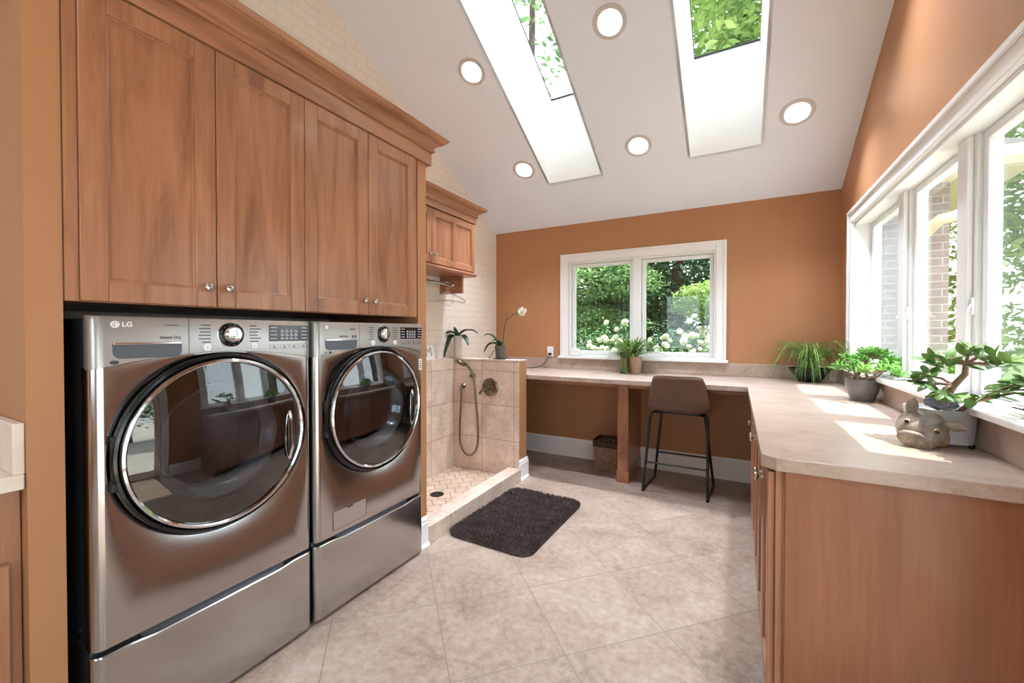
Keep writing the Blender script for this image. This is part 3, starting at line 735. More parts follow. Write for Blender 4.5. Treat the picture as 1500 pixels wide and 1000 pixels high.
    b = MB().lathe([(.030, .004), (.030, .016), (.028, .024), (.024, .028), (.020, .0285), (0, .0285)], (X, kd, 1.294), 'x', 40); b.build('dial', 'chrome', cp, smooth=35)
    b = MB()
    for i in range(12):
        a = 2*PI*i/12+.2; b.box(X+.0075, X+.0085, kd+.0365*math.cos(a)-.001, kd+.0365*math.cos(a)+.001, 1.294+.0365*math.sin(a)-.001, 1.294+.0365*math.sin(a)+.001)
    b.build('dial_marks', 'keys', cp)
    # cycle list print either side of the dial
    RR = random.Random(3 if dryer else 4)
    for s in (-1, 1):
        b = MB()
        for i in range(6):
            L = RR.uniform(.026, .044); y = kd+s*.066+(0 if s > 0 else -L); z = 1.327-i*.0118
            b.box(X, X+.0005, y, y+L, z-.0017, z+.0017)
        b.build('lettering', 'ink', cp)
    for yb_, w_ in ((Y(.3) if dryer else Y(.324), .013), (Y(.459) if dryer else Y(.476), .012)):
        o = MB().lathe([(w_, 0), (w_, .003), (w_*.85, .0048), (0, .005)], (X, yb_, 1.2495), 'x', 28).build('button', 'whitep', cp, smooth=40)
        bb = MB().tube([(X+.0052, yb_+.004*math.cos(a), 1.2495+.004*math.sin(a)) for a in [.9+i*4.6/12 for i in range(13)]], .0005, 5); bb.build('button_mark', 'ink', o)
    # display
    d0, d1 = Y(.517), Y(.686)
    dp = MB().box(X-.001, X+.0012, d0, d1, 1.267, 1.331).build('display', 'display', cp, bevel=.0008)
    MB().box(X+.001, X+.0016, d0+.048, d1-.048, 1.311, 1.328).build('display_window', 'disp_red', dp)
    b = MB()
    for i in range(4):
        z = 1.276+i*.0145
        for y_ in (d0+.006, d1-.032): b.box(X+.001, X+.0018, y_, y_+.026, z, z+.004)
        if i < 3:
            for q in range(4): b.box(X+.001, X+.0018, d0+.048+q*.0195, d0+.048+q*.0195+.014, z-.002, z+.003); 
            for q in range(4): b.box(X+.001, X+.0018, d0+.048+q*.0195, d0+.048+q*.0195+.010, z+.005, z+.008)
    b.build('keys', 'keys', dp)
    b = MB()
    for q in range(4):
        y_ = d0+.004+q*.042; z0_, z1_ = 1.236, 1.254
        for e in ((y_, y_+.034, z0_, z0_+.0008), (y_, y_+.034, z1_-.0008, z1_), (y_, y_+.0008, z0_, z1_), (y_+.0332, y_+.034, z0_, z1_), (y_+.011, y_+.024, z0_+.004, z0_+.007), (y_+.012, y_+.022, z0_+.010, z0_+.013)):
            b.box(X, X+.0007, *e)
    b.build('lettering', 'ink', cp)
    # round door
    C = (0, cy, zc)
    b = MB().lathe([(.3125, FX-.03), (.3125, FX+.012), (.309, FX+.020), (.301, FX+.022), (.2965, FX+.016), (.2965, FX-.03)], C, 'x', 96, True); door = b.build('door', 'black', t, smooth=40)
    b = MB().lathe([(.2963, FX-.01), (.2963, FX+.022), (.2925, FX+.031), (.286, FX+.034), (.281, FX+.030), (.281, FX-.01)], C, 'x', 96, True); b.build('chrome_ring', 'chrome', door, smooth=40)
    b = MB().shell([(.2808, FX+.012), (.26, FX+.012), (.207, FX+.004), (.204, FX-.012)], C, 'x', 96); b.build('door_liner', 'black', door, smooth=40)
    g = [(.2808*i/14, FX+.022+.024*(1-(i/14)**2)) for i in range(14, -1, -1)]; g[-1] = (0, FX+.046)
    b = MB(); b.shell(g, C, 'x', 96); b.build('glass', 'doorglass', door, smooth=60)
    b = MB().shell([(.204, FX-.012), (.198, FX-.03), (.178, FX-.06), (.168, FX-.075), (.168, FX-.09)], C, 'x', 72); b.build('bowl', 'bowl', door, smooth=40)
    hz = -.03; hy = cy+.232
    b = MB()
    b.ball((FX+.028, hy, zc+hz), (.012, .021, .10), 20, 16); b.build('handle', 'chrome', door, smooth=60)
    b = MB().ball((FX+.035, hy-.009, zc+hz), (.010, .009, .085), 16, 14); b.build('handle_recess', 'black', door, smooth=60)
    b = MB()
    for zz in (zc+.065, zc-.075): b.box(FX-.002, FX+.019, cy-.3095, cy-.294, zz-.012, zz+.012)
    b.box(FX-.01, FX+.010, cy-.311, cy-.298, zc-.085, zc+.075); b.build('hinge', 'blackm', door, bevel=.002)
    # drum
    b = MB().shell([(.168, FX-.08), (.172, FX-.088), (.245, FX-.092), (.245, FX-.45)], C, 'x', 64); b.lathe([(.245, FX-.45), (.12, FX-.46), (0, FX-.44)], C, 'x', 64); 
    for a in (.5, 2.6, 4.7):
        u = Vector((0, math.cos(a), math.sin(a))); w_ = Vector((0, -math.sin(a), math.cos(a))); c0 = Vector((0, cy, zc))
        q = [c0+u*.244+w_*.03, c0+u*.2+w_*.006, c0+u*.2-w_*.006, c0+u*.244-w_*.03]
        b.add([(FX-.10, p.y, p.z) for p in q]+[(FX-.44, p.y, p.z) for p in q], [(0, 1, 2, 3), (4, 5, 6, 7), (0, 1, 5, 4), (1, 2, 6, 5), (2, 3, 7, 6)])
    b.build('drum', 'drum', t, smooth=40)
    if not dryer:
        y0, y1, z0, z1 = Y(.09), Y(.278), .388, .474
        b = MB(); e = .0012
        b.box(FX-.001, FX+.0012, y0, y1, z0, z1)
        ht = b.build('hatch', 'steel', t)
        b = MB()
        for q in ((y0-e, y0, z0, z1), (y1, y1+e, z0, z1), (y0, y1, z0-e, z0), (y0, y1, z1, z1+e), ((y0+y1)/2-.016, (y0+y1)/2+.016, z1-.008, z1-.002)): b.box(FX-.0005, FX+.0018, *q)
        b.build('hatch_seam', 'black', ht)
        b = MB().box(FX-.002, FX+.0015, Y1-.037, Y1-.012, 1.085, 1.148); st = b.build('sticker', 'whitep', t)
        b = MB()
        for q in range(4): b.box(FX+.0012, FX+.002, Y1-.033, Y1-.018, 1.093+q*.013, 1.099+q*.013)
        b.build('lettering', 'ink', st)
    else:
        b = MB().tube([(-1.72, Y0-.0002, .41), (-1.735, Y0-.0002, .396), (-1.755, Y0-.0002, .39), (-1.775, Y0-.0002, .396), (-1.785, Y0-.0002, .412)], .0025, 6); b.build('side_emboss', 'enamel', t, smooth=50)
    return t
machine('clothes_dryer', 'dark steel front loading dryer standing nearest, with Sensor Dry on its drawer', .463, 1.168, True)
machine('washing_machine', 'dark steel front loader farther along, with a small hatch low on its front', 1.183, 1.898, False)
def pedestal(label, Y0, Y1):
    t = thing('laundry_pedestal', label, 'pedestal', (-2.0, (Y0+Y1)/2, 0), 'laundry pedestals')
    MB().box(-2.36, -1.664, Y0+.003, Y1-.003, .0, .368).build('body', 'enamel', t, bevel=.004)
    w_ = Y1-Y0; cy = (Y0+Y1)/2; rr = .028; h = w_/2-rr
    top = lambda y: .347-.009*(lambda q: q*q*(3-2*q))(max(0, min(1, (1-abs(y-cy)/(w_*.40))*3)))
    ys = sorted(set([Y0+w_*i/60 for i in range(61)]+[cy+s*(h+rr*q) for s in (-1, 1) for q in (0, .3, .6, .8, .93, 1)]))
    v = []
    for y in ys:
        x = FX-(rr*(1-math.sqrt(max(0, 1-((abs(y-cy)-h)/rr)**2))) if abs(y-cy) > h else 0)
        v += [(x-.004, y, .014), (x, y, .018), (x, y, top(y)-.004), (x-.004, y, top(y)), (-1.664, y, top(y)), (-1.664, y, .014)]
    m = len(ys); b = MB(); b.add(v, [(6*i+k, 6*(i+1)+k, 6*(i+1)+(k+1) % 6, 6*i+(k+1) % 6) for i in range(m-1) for k in range(6)]+[tuple(range(6)), tuple(6*(m-1)+k for k in range(6))])
    d = b.build('drawer', 'steel', t, smooth=35)
    b = MB(); b.prism([(FX-.034, .320), (FX-.006, .326), (FX-.008, .333), (FX-.032, .358)], 'y', cy-w_*.33, cy+w_*.33); b.build('handle', 'pocket', d)
    return t
pedestal('steel drawer pedestal under the dryer', .463, 1.168)
pedestal('steel drawer pedestal under the washer with the hatch', 1.183, 1.898)

# ------------------------------------------------------------------ left recess counter
t = thing('base_cabinet', 'brown base cabinet at the far left edge under the pale worktop', 'cabinet', (-2.0, -.3, 0))
MB().box(XL+.002, -1.725, -1.2, .350, .1, .878).build('body', 'wood_z', t, bevel=.002)
MB().box(XL+.002, -1.79, -1.2, .350, .0, .1).build('toe_kick', 'wood_y', t)
panel_door(t, -1.703, 1, -.15, .325, .115, .68, (-.11, .6)); panel_door(t, -1.703, 1, -.64, -.155, .115, .68, (-.20, .6))
t = thing('worktop', 'pale stone worktop with side splash at the far left edge', 'worktop', (-2.0, -.3, .88))
MB().box(XL+.002, -1.683, -1.2, .350, .879, .92).build('slab', 'stone_white', t, bevel=.003)
MB().box(XL+.002, -1.686, .329, .3515, .92, 1.058).build('side_splash', 'stone_white', t, bevel=.003)
MB().box(XL+.002, XL+.022, -1.2, .329, .92, 1.058).build('backsplash', 'stone_white', t, bevel=.003)

# ------------------------------------------------------------------ L shaped worktop, desk and base cabinets
t = thing('worktop', 'long L shaped tan stone worktop along the back wall and under the right window', 'worktop', (.4, 3.7, .88))
b = MB(); b.prism([(XL+.002, 3.376), (.068, 3.376), (.068, 1.527), (.108, 1.487), (XR-.001, 1.487), (XR-.001, YB-.001), (XL+.002, YB-.001)], 'z', .879, .92)
b.build('slab', 'counter', t, bevel=.004)
MB().box(XL+.002, XR-.022, YB-.021, YB-.001, .92, 1.033).build('backsplash', 'counter', t, bevel=.003)
MB().box(XR-.021, XR-.001, 1.487, YB-.001, .92, 1.033).build('backsplash', 'counter', t, bevel=.003)
b = MB(); b.box(XL+.002, -.918, 3.62, 3.64, .822, .878); b.box(-.818, .1, 3.62, 3.64, .822, .878)
tag(b.build('desk_apron', 'wood_x', loc=(-.8, 3.63, .822), bevel=.002), 'brown wooden rail under the front of the desk worktop', 'apron')
t = thing('desk_support', 'brown wooden upright panel holding up the desk between basket and stool', 'desk support', (-.868, 3.87, 0))
MB().box(-.915, -.822, 3.612, YB-.001, .10, .878).build('panel', 'wood_z', t, bevel=.002)
MB().box(-.921, -.816, 3.606, YB-.018, 0, .10).build('plinth', 'wood_y', t, bevel=.002)
# base cabinets facing the room
FXR = .087
def basecab(label, y0, y1, doors, endp=False):
    t = thing('base_cabinet', label, 'cabinet', (.4, (y0+y1)/2, 0), 'base cabinets under the window')
    MB().box(.127, XR-.002, y0, y1, .1, .878).build('body', 'wood_z', t)
    MB().box(.17, XR-.002, y0+.02, y1, 0, .1).build('toe_kick', 'blackm', t)
    MB().box(.107, .127, y0, y1, .1, .878).build('face_frame', 'wood_z', t, bevel=.002)
    for a, c, kn in doors: panel_door(t, FXR, -1, a, c, .115, .865, kn, .05)
    if endp: MB().box(.131, XR-.002, y0-.016, y0-.0, 0, .878).build('end_panel', 'wood_panel', t, bevel=.001)
    return t
basecab('brown base cabinet nearest the viewer with the large plain end panel', 1.517, 2.17, [(1.53, 1.845, (1.815, .76)), (1.85, 2.16, (1.88, .76))], True)
basecab('second brown base cabinet under the window, between the nearest and the corner one', 2.172, 2.80, [(2.18, 2.483, (2.45, .76)), (2.488, 2.79, (2.52, .76))])
basecab('brown base cabinet farthest along, beside the desk corner', 2.802, 3.60, [(2.82, 3.24, (2.86, .76))])

# ------------------------------------------------------------------ shower fittings
t = thing('hand_shower', 'nickel hand shower with hanging hose on the tiled pony wall', 'shower', (-2.1, PY0, .8))
y = PY0
b = MB().lathe([(.026, 0), (.026, -.006), (.02, -.016), (.013, -.022), (.013, -.05)], (-2.155, y, .905), 'y', 24); b.ball((-2.135, y-.055, .905), (.03, .017, .017)); b.build('holder', 'bronze', t, smooth=40)
b = MB().tube([(-2.105, y-.06, .875), (-2.115, y-.062, .92), (-2.145, y-.072, .975), (-2.18, y-.085, 1.02), (-2.20, y-.095, 1.035)], .011, 12, rads=[.0095, .012, .013, .012, .014]); b.build('handle', 'bronze', t, smooth=40)
b = MB(); ax = Vector((-.25, -.55, -.8)).normalized(); c = Vector((-2.225, y-.105, 1.03)); e1 = ax.cross(Vector((1, 0, 0))).normalized(); e2 = ax.cross(e1)
pr = [(.0, -.026), (.02, -.025), (.04, -.014), (.052, .0), (.053, .008), (.047, .013), (0, .013)]
S = 28; v = [c+ax*hh+e1*r_*math.cos(2*PI*i/S)+e2*r_*math.sin(2*PI*i/S) for r_, hh in pr for i in range(S)]
b.add(v, [(j*S+i, j*S+(i+1) % S, (j+1)*S+(i+1) % S, (j+1)*S+i) for j in range(len(pr)-1) for i in range(S)]); b.build('shower_head', 'bronze', t, smooth=50)
def bez(P, n):
    out = []
    for s in range(0, len(P)-1, 3):
        p0, p1, p2, p3 = [Vector(q) for q in P[s:s+4]]
        for i in range(n+(1 if s+4 >= len(P) else 0)):
            u = i/n; out.append(p0*(1-u)**3+p1*3*u*(1-u)**2+p2*3*u*u*(1-u)+p3*u**3)
    return out
b = MB().tube(bez([(-2.265, y-.035, .745), (-2.27, y-.035, .6), (-2.285, y-.035, .45), (-2.285, y-.035, .33), (-2.285, y-.035, .12), (-2.07, y-.045, .1), (-2.07, y-.05, .36), (-2.07, y-.05, .55), (-2.10, y-.055, .75), (-2.104, y-.06, .875)], 22), .0095, 10); b.build('hose', 'bronze', t, smooth=60)
b = MB().lathe([(.026, 0), (.026, -.005), (.02, -.012), (.014, -.02), (.014, -.035)], (-2.265, y, .80), 'y', 24); b.tube([(-2.265, y-.028, .808), (-2.265, y-.036, .79), (-2.265, y-.036, .735)], .012, 12); b.build('outlet_elbow', 'bronze', t, smooth=40)
t = thing('shower_valve', 'round nickel shower valve with lever on the pony wall', 'valve', (-1.97, PY0, .81))
b = MB().lathe([(.083, 0), (.083, -.004), (.079, -.009), (.06, -.013), (.035, -.017), (.030, -.02), (.030, -.028), (0, -.028)], (-1.97, y, .808), 'y', 48); b.build('escutcheon', 'bronze', t, smooth=40)
b = MB().tube([(-1.97, y-.02, .808), (-1.97, y-.06, .808)], .022, 20, rads=[.024, .018]); b.tube([(-1.97, y-.055, .81), (-1.99, y-.066, .80), (-2.02, y-.076, .775), (-2.035, y-.078, .752)], .012, 12, rads=[.017, .015, .012, .013]); b.build('lever', 'bronze', t, smooth=40)
b = MB().lathe([(.055, .0), (.055, .003), (.047, .004), (.045, .002), (.0, .002)], (-2.07, 2.57, .03), 'z', 32)
for i in range(-4, 5):
    h_ = math.sqrt(max(0, .043**2-(i*.0095)**2)); b.box(-2.07+i*.0095-.002, -2.07+i*.0095+.002, 2.57-h_, 2.57+h_, .031, .0338)
tag(b.build('floor_drain', 'drain', loc=(-2.07, 2.57, .03), smooth=40), 'round dark drain in the small tiles of the shower floor', 'drain')

# ------------------------------------------------------------------ bath mat
b = MB(); rx, rcy, hw, hl, ca = -1.335, 2.572, .302, .452, .025
def rr_pts(hw, hl, r, n=10):
    p = []
    for sx, sy, a0 in ((1, -1, -PI/2), (1, 1, 0), (-1, 1, PI/2), (-1, -1, PI)):
        p += [(sx*(hw-r)+r*math.cos(a0+PI/2*i/n), sy*(hl-r)+r*math.sin(a0+PI/2*i/n)) for i in range(n+1)]
    return p
rot = lambda x, y: (rx+x*math.cos(-ca)-y*math.sin(-ca), rcy+x*math.sin(-ca)+y*math.cos(-ca))
b.prism([rot(*p) for p in rr_pts(hw, hl, .085)], 'z', 0.001, .012)
def inside(x, y, r=.085):
    dx, dy = max(0, abs(x)-(hw-r)), max(0, abs(y)-(hl-r)); return dx*dx+dy*dy <= r*r
RR = random.Random(5)
for i in range(15000):
    x, y = RR.uniform(-hw, hw), RR.uniform(-hl, hl)
    if not inside(x, y): continue
    X, Y = rot(x, y); h_ = RR.uniform(.012, .020); tx, ty = RR.gauss(0, .0045), RR.gauss(0, .0045); r_ = RR.uniform(.003, .005); a = RR.uniform(0, 6)
    q = [(X+r_*math.cos(a+2.094*k), Y+r_*math.sin(a+2.094*k), .010) for k in range(3)]+[(X+tx+r_*.5*math.cos(a+2.094*k), Y+ty+r_*.5*math.sin(a+2.094*k), .010+h_) for k in range(3)]
    b.add(q, [(0, 1, 4, 3), (1, 2, 5, 4), (2, 0, 3, 5), (3, 4, 5)])
tag(b.build('bath_mat', 'rug', loc=(rx, rcy, 0)), 'dark brown shaggy bath mat on the floor beside the shower curb', 'mat')

# ------------------------------------------------------------------ bar stool
t = thing('bar_stool', 'brown leather bar stool with black metal sled legs at the desk', 'stool', (-.42, 3.6, 0))
sx = -.395
nu, nv = 16, 22; v = []; f = []
prof = [(.90, 3.305-.012), (0, 0)]
# centre line of the shell: top of back -> bottom of back -> seat front
cl = [(3.300, .972), (3.312, .93), (3.326, .87), (3.342, .80), (3.362, .745), (3.40, .700), (3.46, .682), (3.54, .676), (3.62, .676), (3.70, .682), (3.76, .676), (3.775, .664)]
wd = [.172, .184, .196, .212, .222, .226, .222, .216, .210, .205, .198, .19]
for i, ((yy, zz), w_) in enumerate(zip(cl, wd)):
    for j in range(nu+1):
        s = -1+2*j/nu; back = max(0, min(1, (zz-.68)/.2)); 
        cup = .045*back*s*s; lift = .028*(1-back)*s**4*(1 if i < 10 else .5)
        rnd = -.012*abs(s)**6 if i == 0 else 0
        v.append((sx+w_*s, yy+cup, zz+lift+rnd))
m = len(cl)
for i in range(m-1):
    for j in range(nu): f.append((i*(nu+1)+j, i*(nu+1)+j+1, (i+1)*(nu+1)+j+1, (i+1)*(nu+1)+j))
b = MB().add(v, f); o = b.build('seat', 'leather', t, smooth=60)
so = o.modifiers.new('thick', 'SOLIDIFY'); so.thickness = .024; so.offset = 0
q = o.modifiers.new('sub', 'SUBSURF'); q.levels = 1; q.render_levels = 2
b = MB(); edge = [v[i*(nu+1)] for i in range(m)]+[v[(m-1)*(nu+1)+j] for j in range(1, nu+1)]+[v[i*(nu+1)+nu] for i in range(m-2, -1, -1)]+[v[j] for j in range(nu-1, 0, -1)]
b.tube(edge, .0045, 6, True); b.build('piping', 'stitch', t, smooth=60)
LR = []
for s in (-1, 1):
    top_r = (sx+s*.205, 3.41, .672); foot_r = (-.434+s*.241, 3.495, .012); foot_f = (-.409+s*.238, 3.90, .012); top_f = (sx+s*.165, 3.70, .660)
    def lerp(a, c, u): return tuple(p+(q-p)*u for p, q in zip(a, c))
    MB().tube([(sx+s*.13, 3.50, .664), (sx+s*.175, 3.455, .672), (sx+s*.198, 3.418, .668), lerp(top_r, foot_r, .06), lerp(top_r, foot_r, .97), lerp(foot_r, foot_f, .02), lerp(foot_r, foot_f, .5)], .0105, 12).build('leg', 'blackm', t, smooth=40)
    MB().tube([(sx+s*.12, 3.64, .662), top_f, lerp(top_f, foot_f, .06), lerp(top_f, foot_f, .97), lerp(foot_f, foot_r, .03), lerp(foot_f, foot_r, .5)], .0105, 12).build('leg', 'blackm', t, smooth=40)
    LR.append((top_r, foot_r, foot_f, top_f))
    b = MB(); b.box(foot_r[0]-.011, foot_r[0]+.011, foot_r[1]-.006, foot_r[1]+.02, 0, .01); b.box(foot_f[0]-.011, foot_f[0]+.011, foot_f[1]-.02, foot_f[1]+.006, 0, .01); b.build('foot_pad', 'black', t, bevel=.002)
u = .63
a, c = [lerp(q[0], q[1], u) for q in LR]; MB().tube([a, c], .008, 10).build('footrest', 'blackm', t, smooth=40)
a, c = [lerp(q[3], q[2], u) for q in LR]; MB().tube([a, c], .008, 10).build('footrest', 'blackm', t, smooth=40)
b = MB(); b.tube([(sx-.19, 3.50, .662), (sx+.19, 3.50, .662)], .008, 10); b.tube([LR[0][3], LR[1][3]], .009, 10)
b.tube([(sx-.14, 3.41, .672), (sx-.14, 3.70, .660)], .008, 8); b.tube([(sx+.14, 3.41, .672), (sx+.14, 3.70, .660)], .008, 8); b.build('seat_frame', 'blackm', t, smooth=40)

# ------------------------------------------------------------------ wicker basket
t = thing('waste_basket', 'woven wicker waste basket with dark cloth liner under the desk', 'basket', (-1.085, 3.94, 0))
bxc, byc = -1.085, 3.945; b = MB()
def sq(hs, n, r=.02):
    p = []; per = n//4
    for s in range(4):
        for i in range(per):
            u = -1+2*(i+.5)/per; x_, y_ = u*hs, -hs
            for _ in range(s): x_, y_ = -y_, x_
            p.append((x_, y_))
    return p
NR = 19
for k in range(NR):
    z = .006+k*.0135; hs = .098+.017*k/NR; p = sq(hs, 128); pts = []
    for i, (x_, y_) in enumerate(p):
        d = .0045*(1 if ((i//4)+k) % 2 else -1); L = max(abs(x_), abs(y_)); pts.append((bxc+x_*(1+d/L), byc+y_*(1+d/L), z+.001*math.sin(i*2.1+k)))
    b.tube(pts, .0058, 5, True)
p = sq(.098, 32); p2 = sq(.115, 32)
for (x_, y_), (X_, Y_) in zip(p, p2): b.tube([(bxc+x_, byc+y_, .004), (bxc+X_, byc+Y_, .262)], .0035, 5)
b.box(bxc-.095, bxc+.095, byc-.095, byc+.095, .003, .01)
b.build('basket', 'wicker', t, smooth=60)
b = MB(); L = []
for hs, z in ((.121, .222), (.124, .226), (.124, .275), (.122, .282), (.113, .283), (.110, .278), (.108, .2), (.09, .03)):
    RR = random.Random(int(z*1000)); L.append([(bxc+x_+RR.uniform(-.002, .002), byc+y_+RR.uniform(-.002, .002), z+RR.uniform(-.003, .003)) for x_, y_ in sq(hs, 32)])
v = [q for l in L for q in l]; n = 32
b.add(v, [(k*n+i, k*n+(i+1) % n, (k+1)*n+(i+1) % n, (k+1)*n+i) for k in range(len(L)-1) for i in range(n)]+[tuple((len(L)-1)*n+i for i in range(n))])
b.build('liner', 'liner', t, smooth=50)

# ------------------------------------------------------------------ things on the pony wall ledge
t = thing('letter_sign', 'small white sign with a grey letter M leaning on the brick', 'sign', (-2.425, 2.89, PZ))
b = MB(); b.prism([(-2.415, PZ), (-2.402, PZ), (-2.428, PZ+.135), (-2.441, PZ+.135)], 'y', 2.805, 2.965); b.build('board', 'sign', t, bevel=.002)
up = Vector((-.026, 0, .135)).normalized()
text('M', .125, Vector((-2.402, 2.885, PZ))+up*.068+Vector((.0006, 0, 0)), (0, 1, 0), up, 'letter', 'signink', t, .0012, False, 'CENTER')
def orchid_leaf(parent, base, tip, mid_lift, w, n=(0, 0, 1)):
    B0, T0 = Vector(base), Vector(tip); P = [B0.lerp(T0, i/9)+Vector((0, 0, mid_lift*4*(i/9)*(1-i/9))) for i in range(10)]; b = MB(); v = []; f = []
    for i in range(10):
        d = (P[min(9, i+1)]-P[max(0, i-1)]).normalized(); sd = d.cross(Vector(n)).normalized(); nn = sd.cross(d); t_ = i/9
        ww = w/2*max(.08, (math.sin(PI*(.14+.86*t_)) if t_ < 1 else .05)**.6)
        v += [P[i]-sd*ww+nn*ww*.35, P[i]-sd*ww*.5+nn*ww*.1, P[i]-nn*.0, P[i]+sd*ww*.5+nn*ww*.1, P[i]+sd*ww+nn*ww*.35]
    for i in range(9):
        for k_ in range(4): a = 5*i+k_; f.append((a, a+1, a+6, a+5))
    b.add(v, f); o = b.build('leaf', 'leaf_orchid', parent, smooth=70)
    so = o.modifiers.new('thick', 'SOLIDIFY'); so.thickness = .003; so.offset = 0
    return o
px, py = -2.385, 3.285
t = thing('orchid_plant', 'leafy orchid without flowers in a tall white pot on the tiled ledge', 'plant', (px, py, PZ))
MB().lathe([(.034, 0), (.036, .004), (.046, .205), (.047, .212), (.043, .212), (.04, .2), (0, .195)], (px, py, PZ), 'z', 32).build('pot', 'potwhite', t, smooth=40)
bz = PZ+.205
orchid_leaf(t, (px, py-.01, bz), (px-.13, py-.1, PZ+.165), .06, .085); orchid_leaf(t, (px-.005, py-.02, bz), (px-.055, py-.14, PZ+.01), .07, .098)
orchid_leaf(t, (px, py, bz), (px+.21, py+.03, PZ+.235), .045, .068); orchid_leaf(t, (px+.01, py, bz), (px+.165, py-.06, PZ+.125), .04, .066)
orchid_leaf(t, (px-.005, py+.01, bz-.01), (px-.03, py-.02, PZ+.30), .0, .04, (1, -.6, 0))
gx, gy = -1.915, 3.30
t = thing('orchid_plant', 'orchid with one white bloom in a grey pot on the pony wall', 'plant', (gx, gy, PZ))
MB().lathe([(.038, 0), (.040, .004), (.053, .108), (.055, .118), (.05, .118), (.046, .1), (0, .098)], (gx, gy, PZ+.004), 'z', 32).build('pot', 'potgrey', t, smooth=40)
MB().lathe([(.05, 0), (.064, .003), (.066, .007), (.05, .005), (0, .005)], (gx, gy, PZ), 'z', 28).build('saucer', 'blackm', t, smooth=40)
bz = PZ+.11
orchid_leaf(t, (gx-.01, gy, bz), (gx-.155, gy-.03, bz+.105), .05, .062); orchid_leaf(t, (gx-.01, gy-.02, bz), (gx-.14, gy-.06, bz-.05), .055, .078)
orchid_leaf(t, (gx, gy-.02, bz), (gx+.045, gy-.06, bz+.045), .03, .05); orchid_leaf(t, (gx, gy, bz), (gx-.06, gy-.05, bz+.055), .03, .04)
b = MB().tube(bez([(gx+.02, gy, bz), (gx+.035, gy, bz+.1), (gx+.035, gy, bz+.18), (gx+.06, gy, bz+.24), (gx+.12, gy, bz+.30), (gx+.17, gy-.01, bz+.305), (gx+.225, gy-.02, bz+.325)], 8), .0044, 6); b.tube([(gx+.058, gy, bz+.235), (gx+.066, gy, bz+.29), (gx+.069, gy, bz+.335)], .0022, 6); b.build('stem', 'stem', t, smooth=60)
b = MB().tube([(gx-.05, gy-.03, bz-.03), (gx-.085, gy-.045, bz-.09), (gx-.10, gy-.05, PZ+.012), (gx-.075, gy-.055, PZ+.008)], .003, 5); b.tube([(gx+.05, gy-.03, PZ+.06), (gx+.08, gy-.04, PZ+.02), (gx+.12, gy-.03, PZ+.006)], .003, 5); b.build('root', 'barkd', t, smooth=60)
fc = Vector((gx+.238, gy-.028, bz+.318)); fn = Vector((-.1, -.9, -.1)).normalized(); fu = Vector((0, 0, 1)); fs = fn.cross(fu).normalized()
fl = MB()
for a, L, w_ in ((PI/2, .045, .038), (PI/2+1.2, .05, .055), (PI/2-1.2, .05, .055), (PI/2+2.5, .045, .036), (PI/2-2.5, .045, .036)):
    d = fs*math.cos(a)+fu*math.sin(a); fl.leaf(fc, d, fn, L, w_, .12)
fb = fl.build('flower', 'petal', t, smooth=60)
MB().ball(fc+fn*.006, (.009, .009, .011), 10, 8).build('flower_centre', 'petal_c', fb, smooth=60)

# ------------------------------------------------------------------ outlet, cord, device
t = thing('wall_outlet', 'white wall outlet left of the back window', 'outlet', (-1.775, YB, 1.1))
MB().box(-1.811, -1.739, YB-.007, YB, 1.042, 1.154).build('plate', 'whitep', t, bevel=.003)
for z in (1.122, 1.074):
    o = MB().box(-1.792, -1.758, YB-.0095, YB-.0065, z-.016, z+.016).build('socket', 'whitep', t, bevel=.003)
    MB().box(-1.784, -1.781, YB-.0098, YB-.0092, z-.004, z+.008).box(-1.769, -1.766, YB-.0098, YB-.0092, z-.004, z+.008).build('slot', 'black', o)
t = thing('power_cord', 'black power cord plugged into the outlet and trailing along the desk', 'cord', (-1.775, YB-.02, 1.07))
MB().box(-1.792, -1.757, YB-.032, YB-.0098, 1.062, 1.086).build('plug', 'cord', t, bevel=.004)
MB().tube(bez([(-1.785, YB-.03, 1.066), (-1.80, YB-.05, 1.03), (-1.80, YB-.06, .99), (-1.84, YB-.08, .955), (-1.88, YB-.1, .922), (-1.95, YB-.13, .9245), (-2.02, YB-.16, .9245), (-2.12, YB-.2, .9245), (-2.2, YB-.28, .9245), (-2.3, YB-.32, .9245)], 10), .0038, 8).build('cable', 'cord', t, smooth=60)
b = MB(); pts = [(-1.48+.052*math.copysign(abs(math.cos(a))**.6, math.cos(a)), 1.100+.040*math.copysign(abs(math.sin(a))**.6, math.sin(a))) for a in [2*PI*i/40 for i in range(40)]]
b.prism(pts, 'y', YB-.045, YB-.008); d = b.build('sensor_device', 'whitep', loc=(-1.48, YB-.03, 1.06), bevel=.008, bseg=3)
tag(d, 'white rounded device standing on the sill of the back window', 'device')

# ------------------------------------------------------------------ plants on the worktop
CT = .92
RR = random.Random(11)
def blades(n, c, L0, L1, w, h0, h1, droop, spread=(0, 2*PI), clampx=None, minz=None, r0=.03):
    b = MB()
    for i in range(n):
        a = RR.uniform(*spread); L = RR.uniform(L0, L1); h_ = RR.uniform(h0, h1); rr_ = RR.uniform(0, r0); a2 = a+RR.uniform(-.4, .4)
        p0 = Vector((c[0]+rr_*math.cos(a), c[1]+rr_*math.sin(a), c[2])); d = Vector((math.cos(a2), math.sin(a2), 0)); dr = droop*RR.uniform(.4, 1.2)
        pts = []
        for k_ in range(11):
            u = k_/10; q = p0+d*L*u**1.25+Vector((0, 0, h_*(2*u-u*u)-dr*u**3))
            if clampx and q.x > clampx[0]: q.x = clampx[0]-(.004*RR.random())
            if clampx and q.y > clampx[1]: q.y = clampx[1]-(.004*RR.random())
            if minz and q.z < minz: q.z = minz+RR.uniform(.001, .004)
            pts.append(q)
        b.blade(pts, w*RR.uniform(.7, 1.2))
    return b
